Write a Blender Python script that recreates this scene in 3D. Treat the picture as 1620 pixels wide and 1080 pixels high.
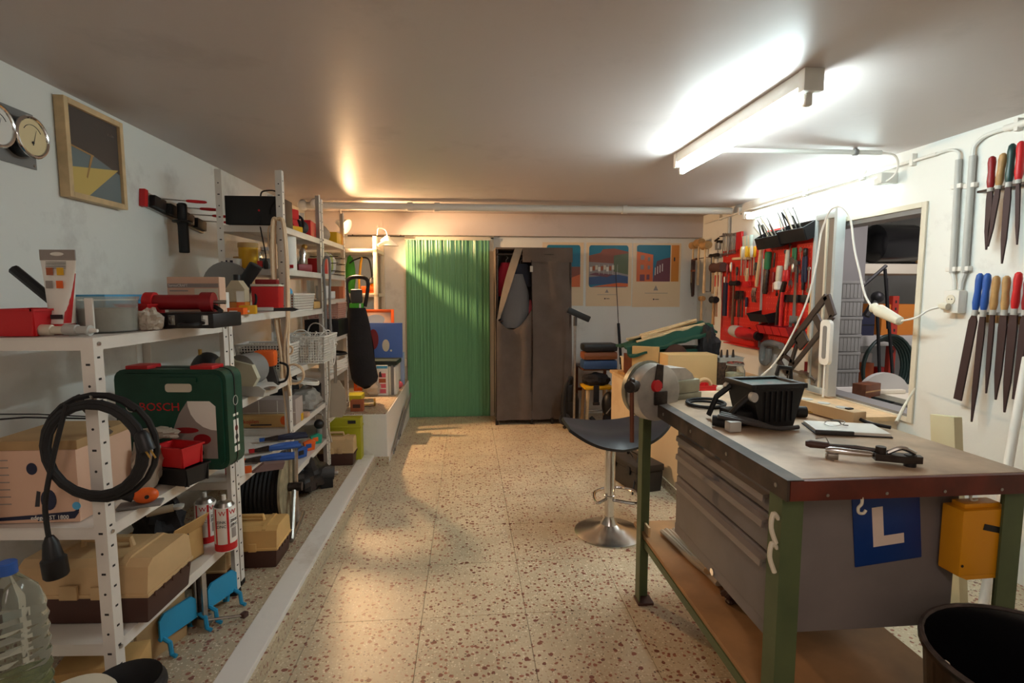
import bpy, bmesh, math, random
from mathutils import Vector, Matrix, Euler, noise
for o in list(bpy.data.objects): bpy.data.objects.remove(o)
SC = bpy.context.scene
COL = SC.collection
rnd = random.Random(7)
PI = math.pi
# ------------------------------------------------------------------ camera
F_PX, EYE = 840.0, 1.4
PITCH = math.atan(79 / F_PX)
YAW = math.atan(71 / F_PX * math.cos(PITCH))
cam = bpy.data.cameras.new('camera'); cam.sensor_width = 36; cam.lens = 36 * F_PX / 1620
cam.clip_start = .05
cam_o = bpy.data.objects.new('camera', cam); COL.objects.link(cam_o)
cam_o.location = (0, 0, EYE); cam_o.rotation_euler = (PI / 2 - PITCH, 0, -YAW)
SC.camera = cam_o
# ------------------------------------------------------------------ world, exposure
W = bpy.data.worlds.new('world'); SC.world = W; W.use_nodes = True
W.node_tree.nodes['Background'].inputs[0].default_value = (.60, .62, .70, 1)
W.node_tree.nodes['Background'].inputs[1].default_value = .15
SC.view_settings.view_transform = 'Standard'; SC.view_settings.look = 'None'
SC.view_settings.exposure = 1.25; SC.view_settings.gamma = 1
TUBE_E, WALL_TUBE_E, BULB_W, STORE_W, FILL_W = 47, 11, 80, 11, 8
# room dimensions (metres): left wall, right wall, far wall, back wall, ceiling
XL, XR, YF, YB, ZC = -1.69, 2.636, 5.93, -1.6, 2.24
ZP = .09          # raised platform along the left wall
# ------------------------------------------------------------------ helpers
_c, _s = math.cos, math.sin
_R = Vector((_c(YAW), -_s(YAW), 0)); _F = Vector((_s(YAW)*_c(PITCH), _c(YAW)*_c(PITCH), -_s(PITCH)))
_U = Vector((_s(YAW)*_s(PITCH), _c(YAW)*_s(PITCH), _c(PITCH)))
def at(x, y, X=None, Y=None, Z=None):
    """point of the room seen at photograph position x, y on the plane X, Y or Z"""
    d = _F + _R * ((x - 810) / F_PX) - _U * ((y - 540) / F_PX)
    t = X / d.x if X is not None else Y / d.y if Y is not None else (Z - EYE) / d.z
    return Vector((0, 0, EYE)) + d * t
def lin(c):
    return tuple((v/255/12.92 if v/255 <= .04045 else ((v/255+.055)/1.055)**2.4) for v in c) + (1,)
MATS = {}
def mat(name, rgb, rough=.5, metal=0, var=.0, vs=8, bump=0, bs=60, trans=0, ior=1.45, coat=0, alpha=1, emit=0, rgb2=None, spec=.5):
    if name in MATS: return MATS[name]
    m = bpy.data.materials.new(name); m.use_nodes = True; MATS[name] = m
    nt = m.node_tree; b = nt.nodes['Principled BSDF']
    b.inputs['Base Color'].default_value = lin(rgb); b.inputs['Roughness'].default_value = rough
    b.inputs['Metallic'].default_value = metal; b.inputs['Transmission Weight'].default_value = trans
    b.inputs['IOR'].default_value = ior; b.inputs['Coat Weight'].default_value = coat; b.inputs['Alpha'].default_value = alpha
    b.inputs['Specular IOR Level'].default_value = spec
    if emit:
        b.inputs['Emission Color'].default_value = lin(rgb); b.inputs['Emission Strength'].default_value = emit
    if var or bump or rgb2:
        g = nt.nodes.new('ShaderNodeNewGeometry')
        if var or rgb2:
            n = nt.nodes.new('ShaderNodeTexNoise'); n.inputs['Scale'].default_value = vs; n.inputs['Detail'].default_value = 5
            nt.links.new(g.outputs['Position'], n.inputs['Vector'])
            r = nt.nodes.new('ShaderNodeValToRGB'); r.color_ramp.elements[0].position = .35; r.color_ramp.elements[1].position = .68
            c2 = rgb2 or tuple(v * (1 - var) for v in rgb)
            r.color_ramp.elements[0].color = lin(c2); r.color_ramp.elements[1].color = lin(rgb)
            nt.links.new(n.outputs['Fac'], r.inputs['Fac']); nt.links.new(r.outputs['Color'], b.inputs['Base Color'])
        if bump:
            n2 = nt.nodes.new('ShaderNodeTexNoise'); n2.inputs['Scale'].default_value = bs; n2.inputs['Detail'].default_value = 4
            nt.links.new(g.outputs['Position'], n2.inputs['Vector'])
            bp = nt.nodes.new('ShaderNodeBump'); bp.inputs['Strength'].default_value = bump; bp.inputs['Distance'].default_value = .01
            nt.links.new(n2.outputs['Fac'], bp.inputs['Height']); nt.links.new(bp.outputs['Normal'], b.inputs['Normal'])
    return m
def cr(pts, n=6, closed=False):
    """Catmull-Rom resample"""
    P = [Vector(p) for p in pts]; out = []; L = len(P)
    rng = range(L if closed else L - 1)
    for i in rng:
        if closed: a, b, c, d = P[i-1], P[i], P[(i+1) % L], P[(i+2) % L]
        else: a, b, c, d = P[max(i-1, 0)], P[i], P[i+1], P[min(i+2, L-1)]
        for k in range(n):
            t = k / n
            out.append(.5*((2*b)+(c-a)*t+(2*a-5*b+4*c-d)*t*t+(3*b-a-3*c+d)*t**3))
    if not closed: out.append(P[-1])
    return out
class B:
    """collects shapes in one bmesh"""
    def __init__(s): s.bm = bmesh.new(); s.T = None
    def _v(s, co):
        return s.bm.verts.new(s.T @ Vector(co) if s.T else co)
    def _f(s, vs):
        try: return s.bm.faces.new(vs)
        except ValueError: return None
    def xf(s, loc=(0,0,0), rot=(0,0,0)):
        s.T = Matrix.Translation(loc) @ Euler(rot).to_matrix().to_4x4(); return s
    def box(s, x0, y0, z0, x1, y1, z1, bev=0, tx=1, ty=1):
        """tx, ty shrink the bottom face for tapered boxes"""
        mx, my = (x0+x1)/2, (y0+y1)/2
        v = []
        for z, k in ((z0, 0), (z1, 1)):
            for x, y in ((x0,y0),(x1,y0),(x1,y1),(x0,y1)):
                if not k: x, y = mx+(x-mx)*tx, my+(y-my)*ty
                v.append(s._v((x,y,z)))
        fs = [s._f([v[i] for i in q]) for q in ((3,2,1,0),(4,5,6,7),(0,1,5,4),(1,2,6,5),(2,3,7,6),(3,0,4,7))]
        if bev:
            es = list({e for f in fs for e in f.edges})
            bmesh.ops.bevel(s.bm, geom=es, offset=bev, segments=2, profile=.6, affect='EDGES')
        return s
    def cb(s, c, size, bev=0, tx=1, ty=1):
        return s.box(c[0]-size[0]/2, c[1]-size[1]/2, c[2]-size[2]/2, c[0]+size[0]/2, c[1]+size[1]/2, c[2]+size[2]/2, bev, tx, ty)
    def ring(s, c, u, w, r, n):
        return [s._v(c + u*(r*_c(2*PI*i/n)) + w*(r*_s(2*PI*i/n))) for i in range(n)]
    def cyl(s, p0, p1, r, r2=None, n=14, cap=True):
        return s.prof(p0, p1, [(0, r), (1, r if r2 is None else r2)], n, cap)
    def prof(s, p0, p1, prof, n=16, cap=True):
        """turned shape: prof = [(fraction along axis, radius)]"""
        p0, p1 = Vector(p0), Vector(p1); d = p1-p0; a = d.normalized()
        u = a.orthogonal().normalized(); w = a.cross(u)
        rs = [s.ring(p0+d*t, u, w, max(r, 1e-4), n) for t, r in prof]
        for A, Bq in zip(rs, rs[1:]):
            for i in range(n): s._f([A[i], A[(i+1) % n], Bq[(i+1) % n], Bq[i]])
        if cap: s._f(rs[0][::-1]); s._f(rs[-1])
        return s
    def lathe(s, prof, c=(0,0,0), n=20, cap=True):
        """prof = [(r, z)] around the vertical axis"""
        c = Vector(c); rs = [s.ring(c+Vector((0,0,z)), Vector((1,0,0)), Vector((0,1,0)), max(r, 1e-4), n) for r, z in prof]
        for A, Bq in zip(rs, rs[1:]):
            for i in range(n): s._f([A[i], A[(i+1) % n], Bq[(i+1) % n], Bq[i]])
        if cap: s._f(rs[0][::-1]); s._f(rs[-1])
        return s
    def tube(s, pts, r, n=8, closed=False, sm=0, cap=True):
        P = cr(pts, sm, closed) if sm else [Vector(p) for p in pts]
        L = len(P); up = None; rs = []
        for i in range(L):
            a = P[i-1] if (i or closed) else P[i]; b = P[(i+1) % L] if (i < L-1 or closed) else P[i]
            t = (b-a).normalized() if (b-a).length > 1e-9 else Vector((0,0,1))
            if up is None: up = t.orthogonal().normalized()
            up = (up - t*up.dot(t)); up = up.normalized() if up.length > 1e-6 else t.orthogonal().normalized()
            rr = r[min(i*len(r)//L, len(r)-1)] if isinstance(r, (list, tuple)) else r
            rs.append(s.ring(P[i], up, t.cross(up), rr, n))
        rng = range(L if closed else L-1)
        for k in rng:
            A, Bq = rs[k], rs[(k+1) % L]
            for i in range(n): s._f([A[i], A[(i+1) % n], Bq[(i+1) % n], Bq[i]])
        if cap and not closed: s._f(rs[0][::-1]); s._f(rs[-1])
        return s
    def prism(s, pts, ax, a0, a1):
        """outline pts in the plane across axis ax ('x': y,z  'y': x,z  'z': x,y), from a0 to a1"""
        def co(p, a): return {'x': (a, p[0], p[1]), 'y': (p[0], a, p[1]), 'z': (p[0], p[1], a)}[ax]
        A = [s._v(co(p, a0)) for p in pts]; Bq = [s._v(co(p, a1)) for p in pts]; n = len(pts)
        s._f(A[::-1]); s._f(Bq)
        for i in range(n): s._f([A[i], A[(i+1) % n], Bq[(i+1) % n], Bq[i]])
        return s
    def sph(s, c, r, sc=(1,1,1), n=12, amp=0, seed=0, fr=3):
        c = Vector(c); rows = []
        for j in range(n+1):
            ph = PI*j/n; row = []
            for i in range(n*2):
                th = 2*PI*i/(n*2); d = Vector((_s(ph)*_c(th), _s(ph)*_s(th), _c(ph)))
                k = 1 + (amp*noise.noise(d*fr+Vector((seed*7.3, seed*3.1, 0))) if amp else 0)
                row.append(s._v(c + Vector((d.x*r*sc[0]*k, d.y*r*sc[1]*k, d.z*r*sc[2]*k))))
            rows.append(row)
        m = n*2
        for j in range(n):
            for i in range(m): s._f([rows[j][i], rows[j+1][i], rows[j+1][(i+1) % m], rows[j][(i+1) % m]])
        bmesh.ops.remove_doubles(s.bm, verts=rows[0]+rows[-1], dist=1e-5)
        return s
    def grid(s, fn, nu, nv, thick=0):
        """sheet: fn(u, v) for u, v in 0..1"""
        V = [[s._v(fn(i/nu, j/nv)) for j in range(nv+1)] for i in range(nu+1)]; fs = []
        for i in range(nu):
            for j in range(nv): fs.append(s._f([V[i][j], V[i+1][j], V[i+1][j+1], V[i][j+1]]))
        if thick:
            s.bm.normal_update(); bmesh.ops.solidify(s.bm, geom=[f for f in fs if f], thickness=thick)
        return s
    def build(s, name, m, parent=None, smooth=35, loc=None, rot=None):
        bmesh.ops.recalc_face_normals(s.bm, faces=s.bm.faces[:])
        me = bpy.data.meshes.new(name); s.bm.to_mesh(me); s.bm.free()
        if smooth and me.polygons:
            me.polygons.foreach_set('use_smooth', [True]*len(me.polygons)); me.set_sharp_from_angle(angle=math.radians(smooth))
        me.materials.append(MATS[m] if isinstance(m, str) else m)
        o = bpy.data.objects.new(name, me); COL.objects.link(o); o.parent = parent
        if loc is not None: o.location = loc
        if rot is not None: o.rotation_euler = rot
        return o
def tag(o, label, cat, group=None):
    o['label'] = label; o['category'] = cat
    if group: o['group'] = group
    return o
def thing(name, label, cat, loc=(0,0,0), rot=(0,0,0), group=None):
    o = bpy.data.objects.new(name, None); o.empty_display_size = .05; COL.objects.link(o)
    o.location = loc; o.rotation_euler = (0,0,rot) if not isinstance(rot, (tuple, list)) else rot
    return tag(o, label, cat, group)
def struct(o): o['kind'] = 'structure'; return o
def dup(root, loc=None, rot=None, label=None, group=None, parent=None):
    r = root.copy(); COL.objects.link(r)
    if parent: r.parent = parent
    if loc is not None: r.location = loc
    if rot is not None: r.rotation_euler = rot if isinstance(rot, (tuple, list, Euler)) else (0,0,rot)
    if label: r['label'] = label
    if group: r['group'] = group
    for ch in list(root.children): dup(ch, parent=r)
    return r
_dg = None
def text(s, size, m, parent, loc, rot, name='lettering', depth=.0006, sx=1, align='LEFT', shear=0):
    c = bpy.data.curves.new('t', 'FONT'); c.body = s; c.size = size; c.extrude = depth; c.align_x = align; c.shear = shear; c.resolution_u = 2
    o = bpy.data.objects.new('t', c); COL.objects.link(o)
    me = bpy.data.meshes.new_from_object(o.evaluated_get(bpy.context.evaluated_depsgraph_get()))
    bpy.data.objects.remove(o); me.name = name; me.materials.clear(); me.materials.append(MATS[m])
    for p in me.polygons: p.material_index = 0
    q = bpy.data.objects.new(name, me); COL.objects.link(q); q.parent = parent; q.location = loc; q.rotation_euler = rot; q.scale = (sx,1,1)
    return q
def flat(pts, m, parent, name, t=.0008, ax='y', a=0):
    """thin printed patch: outline across axis ax at a"""
    return B().prism(pts, ax, a, a+t).build(name, m, parent, 0)
def rr(x0, z0, x1, z1, r, n=4):
    """rounded rectangle outline"""
    out = []
    for cx, cz, a in ((x1-r, z0+r, -PI/2), (x1-r, z1-r, 0), (x0+r, z1-r, PI/2), (x0+r, z0+r, PI)):
        out += [(cx+r*_c(a+PI/2*i/n), cz+r*_s(a+PI/2*i/n)) for i in range(n+1)]
    return out
def disc(cx, cz, rx, rz=None, n=18):
    rz = rz or rx
    return [(cx+rx*_c(2*PI*i/n), cz+rz*_s(2*PI*i/n)) for i in range(n)]
# ------------------------------------------------------------------ materials
def terrazzo(name, base, joint=False, dim=1):
    m = bpy.data.materials.new(name); m.use_nodes = True; MATS[name] = m
    nt = m.node_tree; N = nt.nodes.new; L = nt.links.new; b = nt.nodes['Principled BSDF']; b.inputs['Roughness'].default_value = .38
    g = N('ShaderNodeNewGeometry'); col = None
    n0 = N('ShaderNodeTexNoise'); n0.inputs['Scale'].default_value = 3; n0.inputs['Detail'].default_value = 6; L(g.outputs['Position'], n0.inputs['Vector'])
    r0 = N('ShaderNodeValToRGB'); r0.color_ramp.elements[0].color = lin([v*.86 for v in base]); r0.color_ramp.elements[1].color = lin(base)
    r0.color_ramp.elements[0].position = .3; r0.color_ramp.elements[1].position = .7
    L(n0.outputs['Fac'], r0.inputs['Fac']); col = r0.outputs['Color']
    nw = N('ShaderNodeTexNoise'); nw.inputs['Scale'].default_value = 40; L(g.outputs['Position'], nw.inputs['Vector'])
    mp = N('ShaderNodeVectorMath'); mp.operation = 'MULTIPLY_ADD'; mp.inputs[1].default_value = (.016,)*3
    L(nw.outputs['Color'], mp.inputs[0]); L(g.outputs['Position'], mp.inputs[2])
    for sc, thr, keep, c1, c2 in ((110, .42, .45, (176,156,128), (228,218,196)), (75, .34, .60, (160,132,104), (196,172,142)), (50, .36, .64, (124,70,54), (160,102,80)), (31, .30, .82, (112,62,50), (140,84,66)), (90, .3, .86, (84,70,60), (110,92,78))):
        v = N('ShaderNodeTexVoronoi'); v.inputs['Scale'].default_value = sc; L(mp.outputs[0], v.inputs['Vector'])
        lt = N('ShaderNodeMath'); lt.operation = 'LESS_THAN'; lt.inputs[1].default_value = thr; L(v.outputs['Distance'], lt.inputs[0])
        sep = N('ShaderNodeSeparateColor'); L(v.outputs['Color'], sep.inputs[0])
        gt = N('ShaderNodeMath'); gt.operation = 'GREATER_THAN'; gt.inputs[1].default_value = keep; L(sep.outputs[0], gt.inputs[0])
        mu = N('ShaderNodeMath'); mu.operation = 'MULTIPLY'; L(lt.outputs[0], mu.inputs[0]); L(gt.outputs[0], mu.inputs[1])
        cc = N('ShaderNodeMix'); cc.data_type = 'RGBA'; cc.inputs[6].default_value = lin(c1); cc.inputs[7].default_value = lin(c2); L(sep.outputs[1], cc.inputs[0])
        mx = N('ShaderNodeMix'); mx.data_type = 'RGBA'; L(mu.outputs[0], mx.inputs[0]); L(col, mx.inputs[6]); L(cc.outputs[2], mx.inputs[7]); col = mx.outputs[2]
    L(col, b.inputs['Base Color'])
terrazzo('terrazzo', (206,190,160))
terrazzo('terrazzo_platform', (186,170,142))
def plaster(name, base, stain, rough=.55, bump=.25):
    m = bpy.data.materials.new(name); m.use_nodes = True; MATS[name] = m
    nt = m.node_tree; N = nt.nodes.new; L = nt.links.new; b = nt.nodes['Principled BSDF']; b.inputs['Roughness'].default_value = rough
    g = N('ShaderNodeNewGeometry')
    n = N('ShaderNodeTexNoise'); n.inputs['Scale'].default_value = 1.7; n.inputs['Detail'].default_value = 9; n.inputs['Roughness'].default_value = .66; L(g.outputs['Position'], n.inputs['Vector'])
    r = N('ShaderNodeValToRGB'); r.color_ramp.elements[0].position = .33; r.color_ramp.elements[0].color = lin(stain); r.color_ramp.elements[1].position = .44; r.color_ramp.elements[1].color = lin(base)
    L(n.outputs['Fac'], r.inputs['Fac']); L(r.outputs['Color'], b.inputs['Base Color'])
    n2 = N('ShaderNodeTexNoise'); n2.inputs['Scale'].default_value = 14; n2.inputs['Detail'].default_value = 6; L(g.outputs['Position'], n2.inputs['Vector'])
    bp = N('ShaderNodeBump'); bp.inputs['Strength'].default_value = bump; bp.inputs['Distance'].default_value = .02
    L(n2.outputs['Fac'], bp.inputs['Height']); L(bp.outputs['Normal'], b.inputs['Normal'])
plaster('wall_paint', (228,228,222), (206,204,198), .5, .10)
plaster('ceiling_paint', (200,190,187), (190,180,177), .42, .05); MATS['ceiling_paint'].node_tree.nodes['Principled BSDF'].inputs['Specular IOR Level'].default_value = .2
plaster('kerb_paint', (226,222,216), (200,190,178), .5, .2)
plaster('cream_paint', (226,206,174), (216,192,158), .5, .1)
mat('white_metal', (230,223,214), .35, 0, .05, 6)
mat('white', (228,224,216), .5); mat('white_gloss', (226,226,222), .25); mat('offwhite', (216,208,188), .5)
mat('hole', (46,42,42), .8); mat('black', (22,21,23), .45); mat('black_gloss', (16,16,18), .22); mat('black_rubber', (28,27,28), .7)
mat('dark_grey', (62,60,60), .55); mat('grey', (128,126,124), .55); mat('light_grey', (186,184,178), .5)
mat('steel', (176,172,166), .32, 1, .1, 30); mat('chrome', (214,212,210), .12, 1); mat('dark_steel', (74,66,62), .42, .8, .25, 40)
mat('brass', (190,150,80), .35, .9)
mat('red', (198,30,34), .42); mat('dark_red', (140,24,30), .42); mat('orange', (232,98,28), .45); mat('yellow', (226,172,24), .4)
mat('blue', (40,84,160), .45); mat('sky_blue', (84,168,212), .45); mat('navy', (34,38,62), .6); mat('green', (40,112,70), .5)
mat('case_green', (24,74,56), .45, 0, .1, 20); mat('lime', (168,164,28), .5); mat('leaf_green', (70,160,40), .6)
mat('wood', (196,152,96), .5, 0, .18, 14); mat('pale_wood', (222,190,144), .5, 0, .1, 18); mat('dark_wood', (112,62,34), .45, 0, .2, 12)
mat('cardboard', (186,150,104), .75, 0, .1, 6); mat('kraft', (206,164,104), .75, 0, .08, 8)
mat('tool_beige', (206,172,126), .5, 0, .06, 8); mat('tool_brown', (72,44,36), .5); mat('tool_tan', (222,178,112), .5, 0, .06, 8)
mat('paper', (236,232,224), .6); mat('pink', (214,96,112), .5); mat('skin_print', (216,176,150), .6)
mat('glass', (240,246,246), .03, 0, trans=1, ior=1.3); mat('clear_plastic', (236,236,228), .18, 0, trans=.85, ior=1.2, alpha=.75)
mat('bag_plastic', (224,214,198), .25, 0, trans=.45, ior=1.2, bump=.3, bs=30)
mat('bench_green', (90,102,66), .5, 0, rgb2=(74,88,58), vs=6); mat('bench_grey', (128,120,118), .5, 0, .1, 5)
mat('beige_cable', (226,196,160), .5); mat('white_cable', (232,228,220), .45)
mat('peg_red', (216,44,32), .45, 0, .06, 3); mat('tan_fabric', (176,160,140), .8)
mat('grey_fabric', (150,146,140), .85, 0, .12, 12, .3, 40); mat('black_fabric', (36,32,34), .85, 0, .15, 10, .3, 60)
mat('print_dark', (52,50,54), .6); mat('print_grey', (150,140,134), .6); mat('terracotta', (170,92,58), .7)
# ================================================================== structure
g = struct(B().box(-.745, YB, -.10, XR, YF+.15, -.012).build('floor', 'terrazzo', None, 0))
TS = .45
tile_me = None
for i in range(-2, 7):
    for j in range(-5, 14):
        x0, y0 = -.205 + i*TS, .39 + j*TS
        xa, xb = max(x0, -.745), min(x0+TS, XR); ya, yb = max(y0, YB), min(y0+TS, YF+.15)
        if xb-xa < .02 or yb-ya < .02: continue
        if xb-xa > TS-.001 and yb-ya > TS-.001:
            if tile_me is None:
                o = B().box(.001, .001, -.014, TS-.001, TS-.001, 0).build('tile', 'terrazzo', g, 0); tile_me = o.data
            else: o = bpy.data.objects.new('tile', tile_me); COL.objects.link(o); o.parent = g
            o.location = (x0, y0, 0)
        else:
            B().box(xa+.001, ya+.001, -.014, xb-.001, yb-.001, 0).build('tile', 'terrazzo', g, 0)
struct(B().box(XL, YB, -.1, -.862, 4.25, ZP).build('floor_platform', 'terrazzo_platform', None, 0))
k = struct(B().box(-.862, YB, -.1, -.757, 4.25, ZP+.004, .004).build('trim_1', 'kerb_paint', None, 0))
for j in range(14):
    B().box(-.757, YB+.42*j+.001, 0, -.745, min(YB+.42*j+.419, 4.25), .072).build('skirting_tile', 'terrazzo', k, 0)
# white masonry podium at the far left
p = struct(B().box(XL, 4.25, -.1, -.65, YF, .42, .004).build('floor_podium', 'kerb_paint', None, 0))
B().box(XL, 4.262, .42, -.66, YF, .426).build('top_screed', 'terrazzo_platform', p, 0)
B().box(-.82, 4.238, 0, -.64, 4.25, .075).build('skirting_tile', 'terrazzo', p, 0)
# walls
struct(B().box(XL-.15, YB, -.1, XL, YF+.15, ZC+.1).build('wall_left', 'wall_paint', None, 0))
w = B()
OY0, OY1, OZ0, OZ1 = 2.92, 3.86, .65, 1.885        # hatch in the right wall
for a in ((YB, -.1, OY0, ZC+.1), (OY1, -.1, YF+.15, ZC+.1), (OY0, -.1, OY1, OZ0), (OY0, OZ1, OY1, ZC+.1)):
    w.box(XR, a[0], a[1], XR+.14, a[2], a[3])
struct(w.build('wall_right', 'wall_paint', None, 0))
DX0, DX1, DZ = -.62, .235, 1.975                   # doorway in the far wall
w = B()
for a in ((XL, -.1, DX0, ZC+.1), (DX1, -.1, XR, ZC+.1), (DX0, DZ, DX1, ZC+.1)):
    w.box(a[0], YF, a[1], a[2], YF+.12, a[3])
struct(w.build('wall_far', 'wall_paint', None, 0))
struct(B().box(XL, YB-.12, -.1, XR, YB, ZC+.1).build('wall_back', 'wall_paint', None, 0))
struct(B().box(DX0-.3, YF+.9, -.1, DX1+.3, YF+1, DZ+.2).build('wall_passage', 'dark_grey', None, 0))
struct(B().box(XL-.15, YB-.12, ZC, XR+.14, YF+.15, ZC+.12).build('ceiling', 'ceiling_paint', None, 0))
struct(B().box(XL, YF-.1, 2.0, XR, YF, ZC, .006).build('trim_2', 'ceiling_paint', None, 0))
t = B()
for a in ((DX0-.04, 0, DX0, DZ+.02), (DX1, 0, DX1+.06, DZ+.02), (DX0-.04, DZ-.005, DX1+.06, DZ+.03)): t.box(a[0], YF-.025, a[1], a[2], YF-.001, a[3], .003)
struct(t.build('trim_3', 'offwhite', None, 0))
# hatch: frame, sill and reveal lining
h = B()
for a in ((OY0-.035, OZ0-.03, OY0, OZ1+.03), (OY1, OZ0-.03, OY1+.035, OZ1+.03)): h.box(XR-.014, a[0], a[1], XR-.001, a[2], a[3], .002)
struct(h.box(XR-.014, OY0, OZ0-.03, XR-.001, OY1, OZ0).box(XR-.014, OY0, OZ1, XR-.001, OY1, OZ1+.03).build('window_1', 'offwhite', None, 0))
fr = MATS and B().box(XR, OY0+.004, OZ1-.03, XR+.14, OY1-.004, OZ1-.001).build('head_lining', 'grey', bpy.data.objects['window_1'], 0)
B().box(XR, OY0+.004, OZ0+.001, XR+.14, OY1-.004, OZ0+.016).build('sill', 'grey', bpy.data.objects['window_1'], 0)
# second room behind the hatch
r2 = B().box(XR+.14, 1.2, -.1, 5.4, 7.2, 0)
struct(r2.build('floor_storeroom', 'grey', None, 0))
struct(B().box(5.0, 1.2, 0, 5.12, 7.2, 2.4).build('wall_storeroom_right', 'wall_paint', None, 0))
struct(B().box(XR+.14, 6.3, 0, 5.0, 6.42, 2.4).build('wall_storeroom_far', 'wall_paint', None, 0))
struct(B().box(XR+.14, 1.08, 0, 5.0, 1.2, 2.4).build('wall_storeroom_near', 'wall_paint', None, 0))
struct(B().box(XR+.14, 1.2, 2.34, 5.0, 6.3, 2.42).build('ceiling_storeroom', 'wall_paint', None, 0))
# low masonry bench along the right wall
mb = struct(B().box(1.40, 3.0, -.1, XR, 5.03, .61, .004).build('wall_low_bench', 'cream_paint', None, 0))
B().box(1.392, 3.0, 0, 1.40, 5.03, .07).build('skirting_tile', 'terrazzo', mb, 0)
B().box(1.385, 2.98, .61, XR-.001, 5.05, .64, .004).build('worktop', 'pale_wood', mb, 0)
# ------------------------------------------------------------------ lights
mat('tube_glow', (228,248,250), .4, emit=TUBE_E); mat('wall_tube_glow', (228,248,250), .4, emit=WALL_TUBE_E); mat('lamp_white', (222,222,216), .35)
f = thing('fluorescent_light', 'single tube fluorescent batten light fixed under the ceiling above the workbench', 'light', (1.31, 2.62, ZC))
B().box(-.035, -.62, -.06, .035, .62, -.001, .004).build('housing', 'lamp_white', f)
for e in (-.62, .62):
    B().box(-.04, e-.02, -.085, .04, e+.02, -.001, .004).build('end_cap', 'lamp_white', f)
    B().box(-.014, e*.968-.015, -.13, .014, e*.968+.015, -.06, .006).build('lamp_holder', 'lamp_white', f)
B().cyl((0, -.585, -.108), (0, .585, -.108), .019, n=16).build('tube', 'tube_glow', f)
f2 = thing('fluorescent_light', 'fluorescent batten light on the right wall above the red tool boards', 'light', (XR, 3.95, 2.09))
B().box(-.055, -.80, -.02, -.001, .80, .03, .004).build('housing', 'lamp_white', f2)
for e in (-.81, .81):
    B().box(-.11, e-.02, -.03, -.001, e+.02, .035, .004).build('end_cap', 'lamp_white', f2)
    B().box(-.105, e*.957-.02, -.035, -.075, e*.957+.02, .01, .006).build('lamp_holder', 'lamp_white', f2)
B().cyl((-.09, -.755, -.015), (-.09, .755, -.015), .019, n=16).build('tube', 'wall_tube_glow', f2)
mat('bulb_glow', (255,214,160), .4, emit=6)
lb = thing('ceiling_lamp', 'warm reflector lamp under the ceiling behind the tall shelves', 'lamp', (-1.23, 5.42, 2.06))
AIM = Vector((.86, -.30, -.42)).normalized()
B().cyl((0,0,0), (0,0,ZC-2.06-.001), .008, n=8).build('stem', 'white', lb)
B().prof(AIM*-.05, AIM*.07, [(0,.02),(.3,.03),(1,.075)], 24, False).prof(AIM*-.05, AIM*-.045, [(0,.02),(1,.021)], 24).build('reflector', 'white_gloss', lb)
B().sph(AIM*.02, .026, (1,1,1), 10).build('bulb', 'bulb_glow', lb)
bl = bpy.data.lights.new('bulb_light', 'SPOT'); bl.energy = BULB_W; bl.color = (1, .60, .30); bl.shadow_soft_size = .03; bl.spot_size = 2.5; bl.spot_blend = .6
blo = bpy.data.objects.new('bulb_light', bl); COL.objects.link(blo); blo.location = AIM*.08; blo.rotation_euler = AIM.to_track_quat('-Z', 'Y').to_euler(); blo.parent = lb
# storeroom ceiling lamp and an unseen fill lamp added behind the camera
def panel(name, label, loc, sx, sy, watts, colr):
    q = thing(name, label, 'light', loc)
    B().box(-sx/2, -sy/2, -.04, sx/2, sy/2, -.001, .004).build('housing', 'lamp_white', q)
    a = bpy.data.lights.new(name, 'AREA'); a.shape = 'RECTANGLE'; a.size = sx*.9; a.size_y = sy*.9; a.energy = watts; a.color = colr
    ao = bpy.data.objects.new('lamp', a); COL.objects.link(ao); ao.parent = q; ao.location = (0, 0, -.045)
panel('storeroom_light', 'flat white ceiling light in the storeroom behind the hatch', (3.6, 3.2, 2.34), .2, 1.2, STORE_W, (1, .92, .95))
panel('unseen_fill_light', 'unseen flat fill light added under the ceiling behind the camera', (-.1, -.7, ZC), .2, 1.2, FILL_W, (1, .82, .74))
# ------------------------------------------------------------------ pipes and conduits
pp = thing('ceiling_pipe', 'long white water pipe running across the room under the ceiling', 'pipe')
B().cyl((-1.5, 5.13, 2.19), (2.6, 5.13, 2.19), .034, n=16).build('pipe', 'white', pp)
for x in (-.55, -.3, 1.5): B().cyl((x, 5.13, 2.19), (x+.05, 5.13, 2.19), .042).build('collar', 'white', pp)
B().sph((-1.5, 5.13, 2.19), .05).sph((-1.38, 5.06, 2.20), .038).build('end_cap', 'white', pp)
c1 = thing('conduit', 'thin white conduit under the ceiling linking both fluorescent lights', 'conduit')
B().cyl((1.36, 3.05, 2.215), (2.44, 3.03, 2.215), .014).build('pipe', 'lamp_white', c1)
B().tube([(2.44,3.03,2.215),(2.52,3.03,2.205),(2.57,3.05,2.16),(2.57,3.07,2.10),(2.56,3.12,2.07)], .006, sm=5).build('cable', 'white_cable', c1)
B().cyl((2.27, 3.03, 2.215), (2.29, 3.03, 2.215), .02).box(2.272, 3.025, 2.22, 2.288, 3.04, 2.239).build('clip', 'grey', c1)
xw = XR-.018
c2 = thing('conduit', 'pair of grey wall conduits dropping to the white socket box', 'conduit')
B().cyl((xw, 2.70, 2.10), (xw, 2.685, 1.50), .015).build('pipe', 'light_grey', c2)
B().cyl((xw, 2.62, 2.10), (xw, 2.615, 1.50), .016).build('pipe', 'light_grey', c2)
B().tube([(xw,2.70,2.10),(xw,2.705,2.14),(xw,2.76,2.165),(xw,2.84,2.165)], .007, sm=5).build('cable', 'lamp_white', c2)
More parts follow.
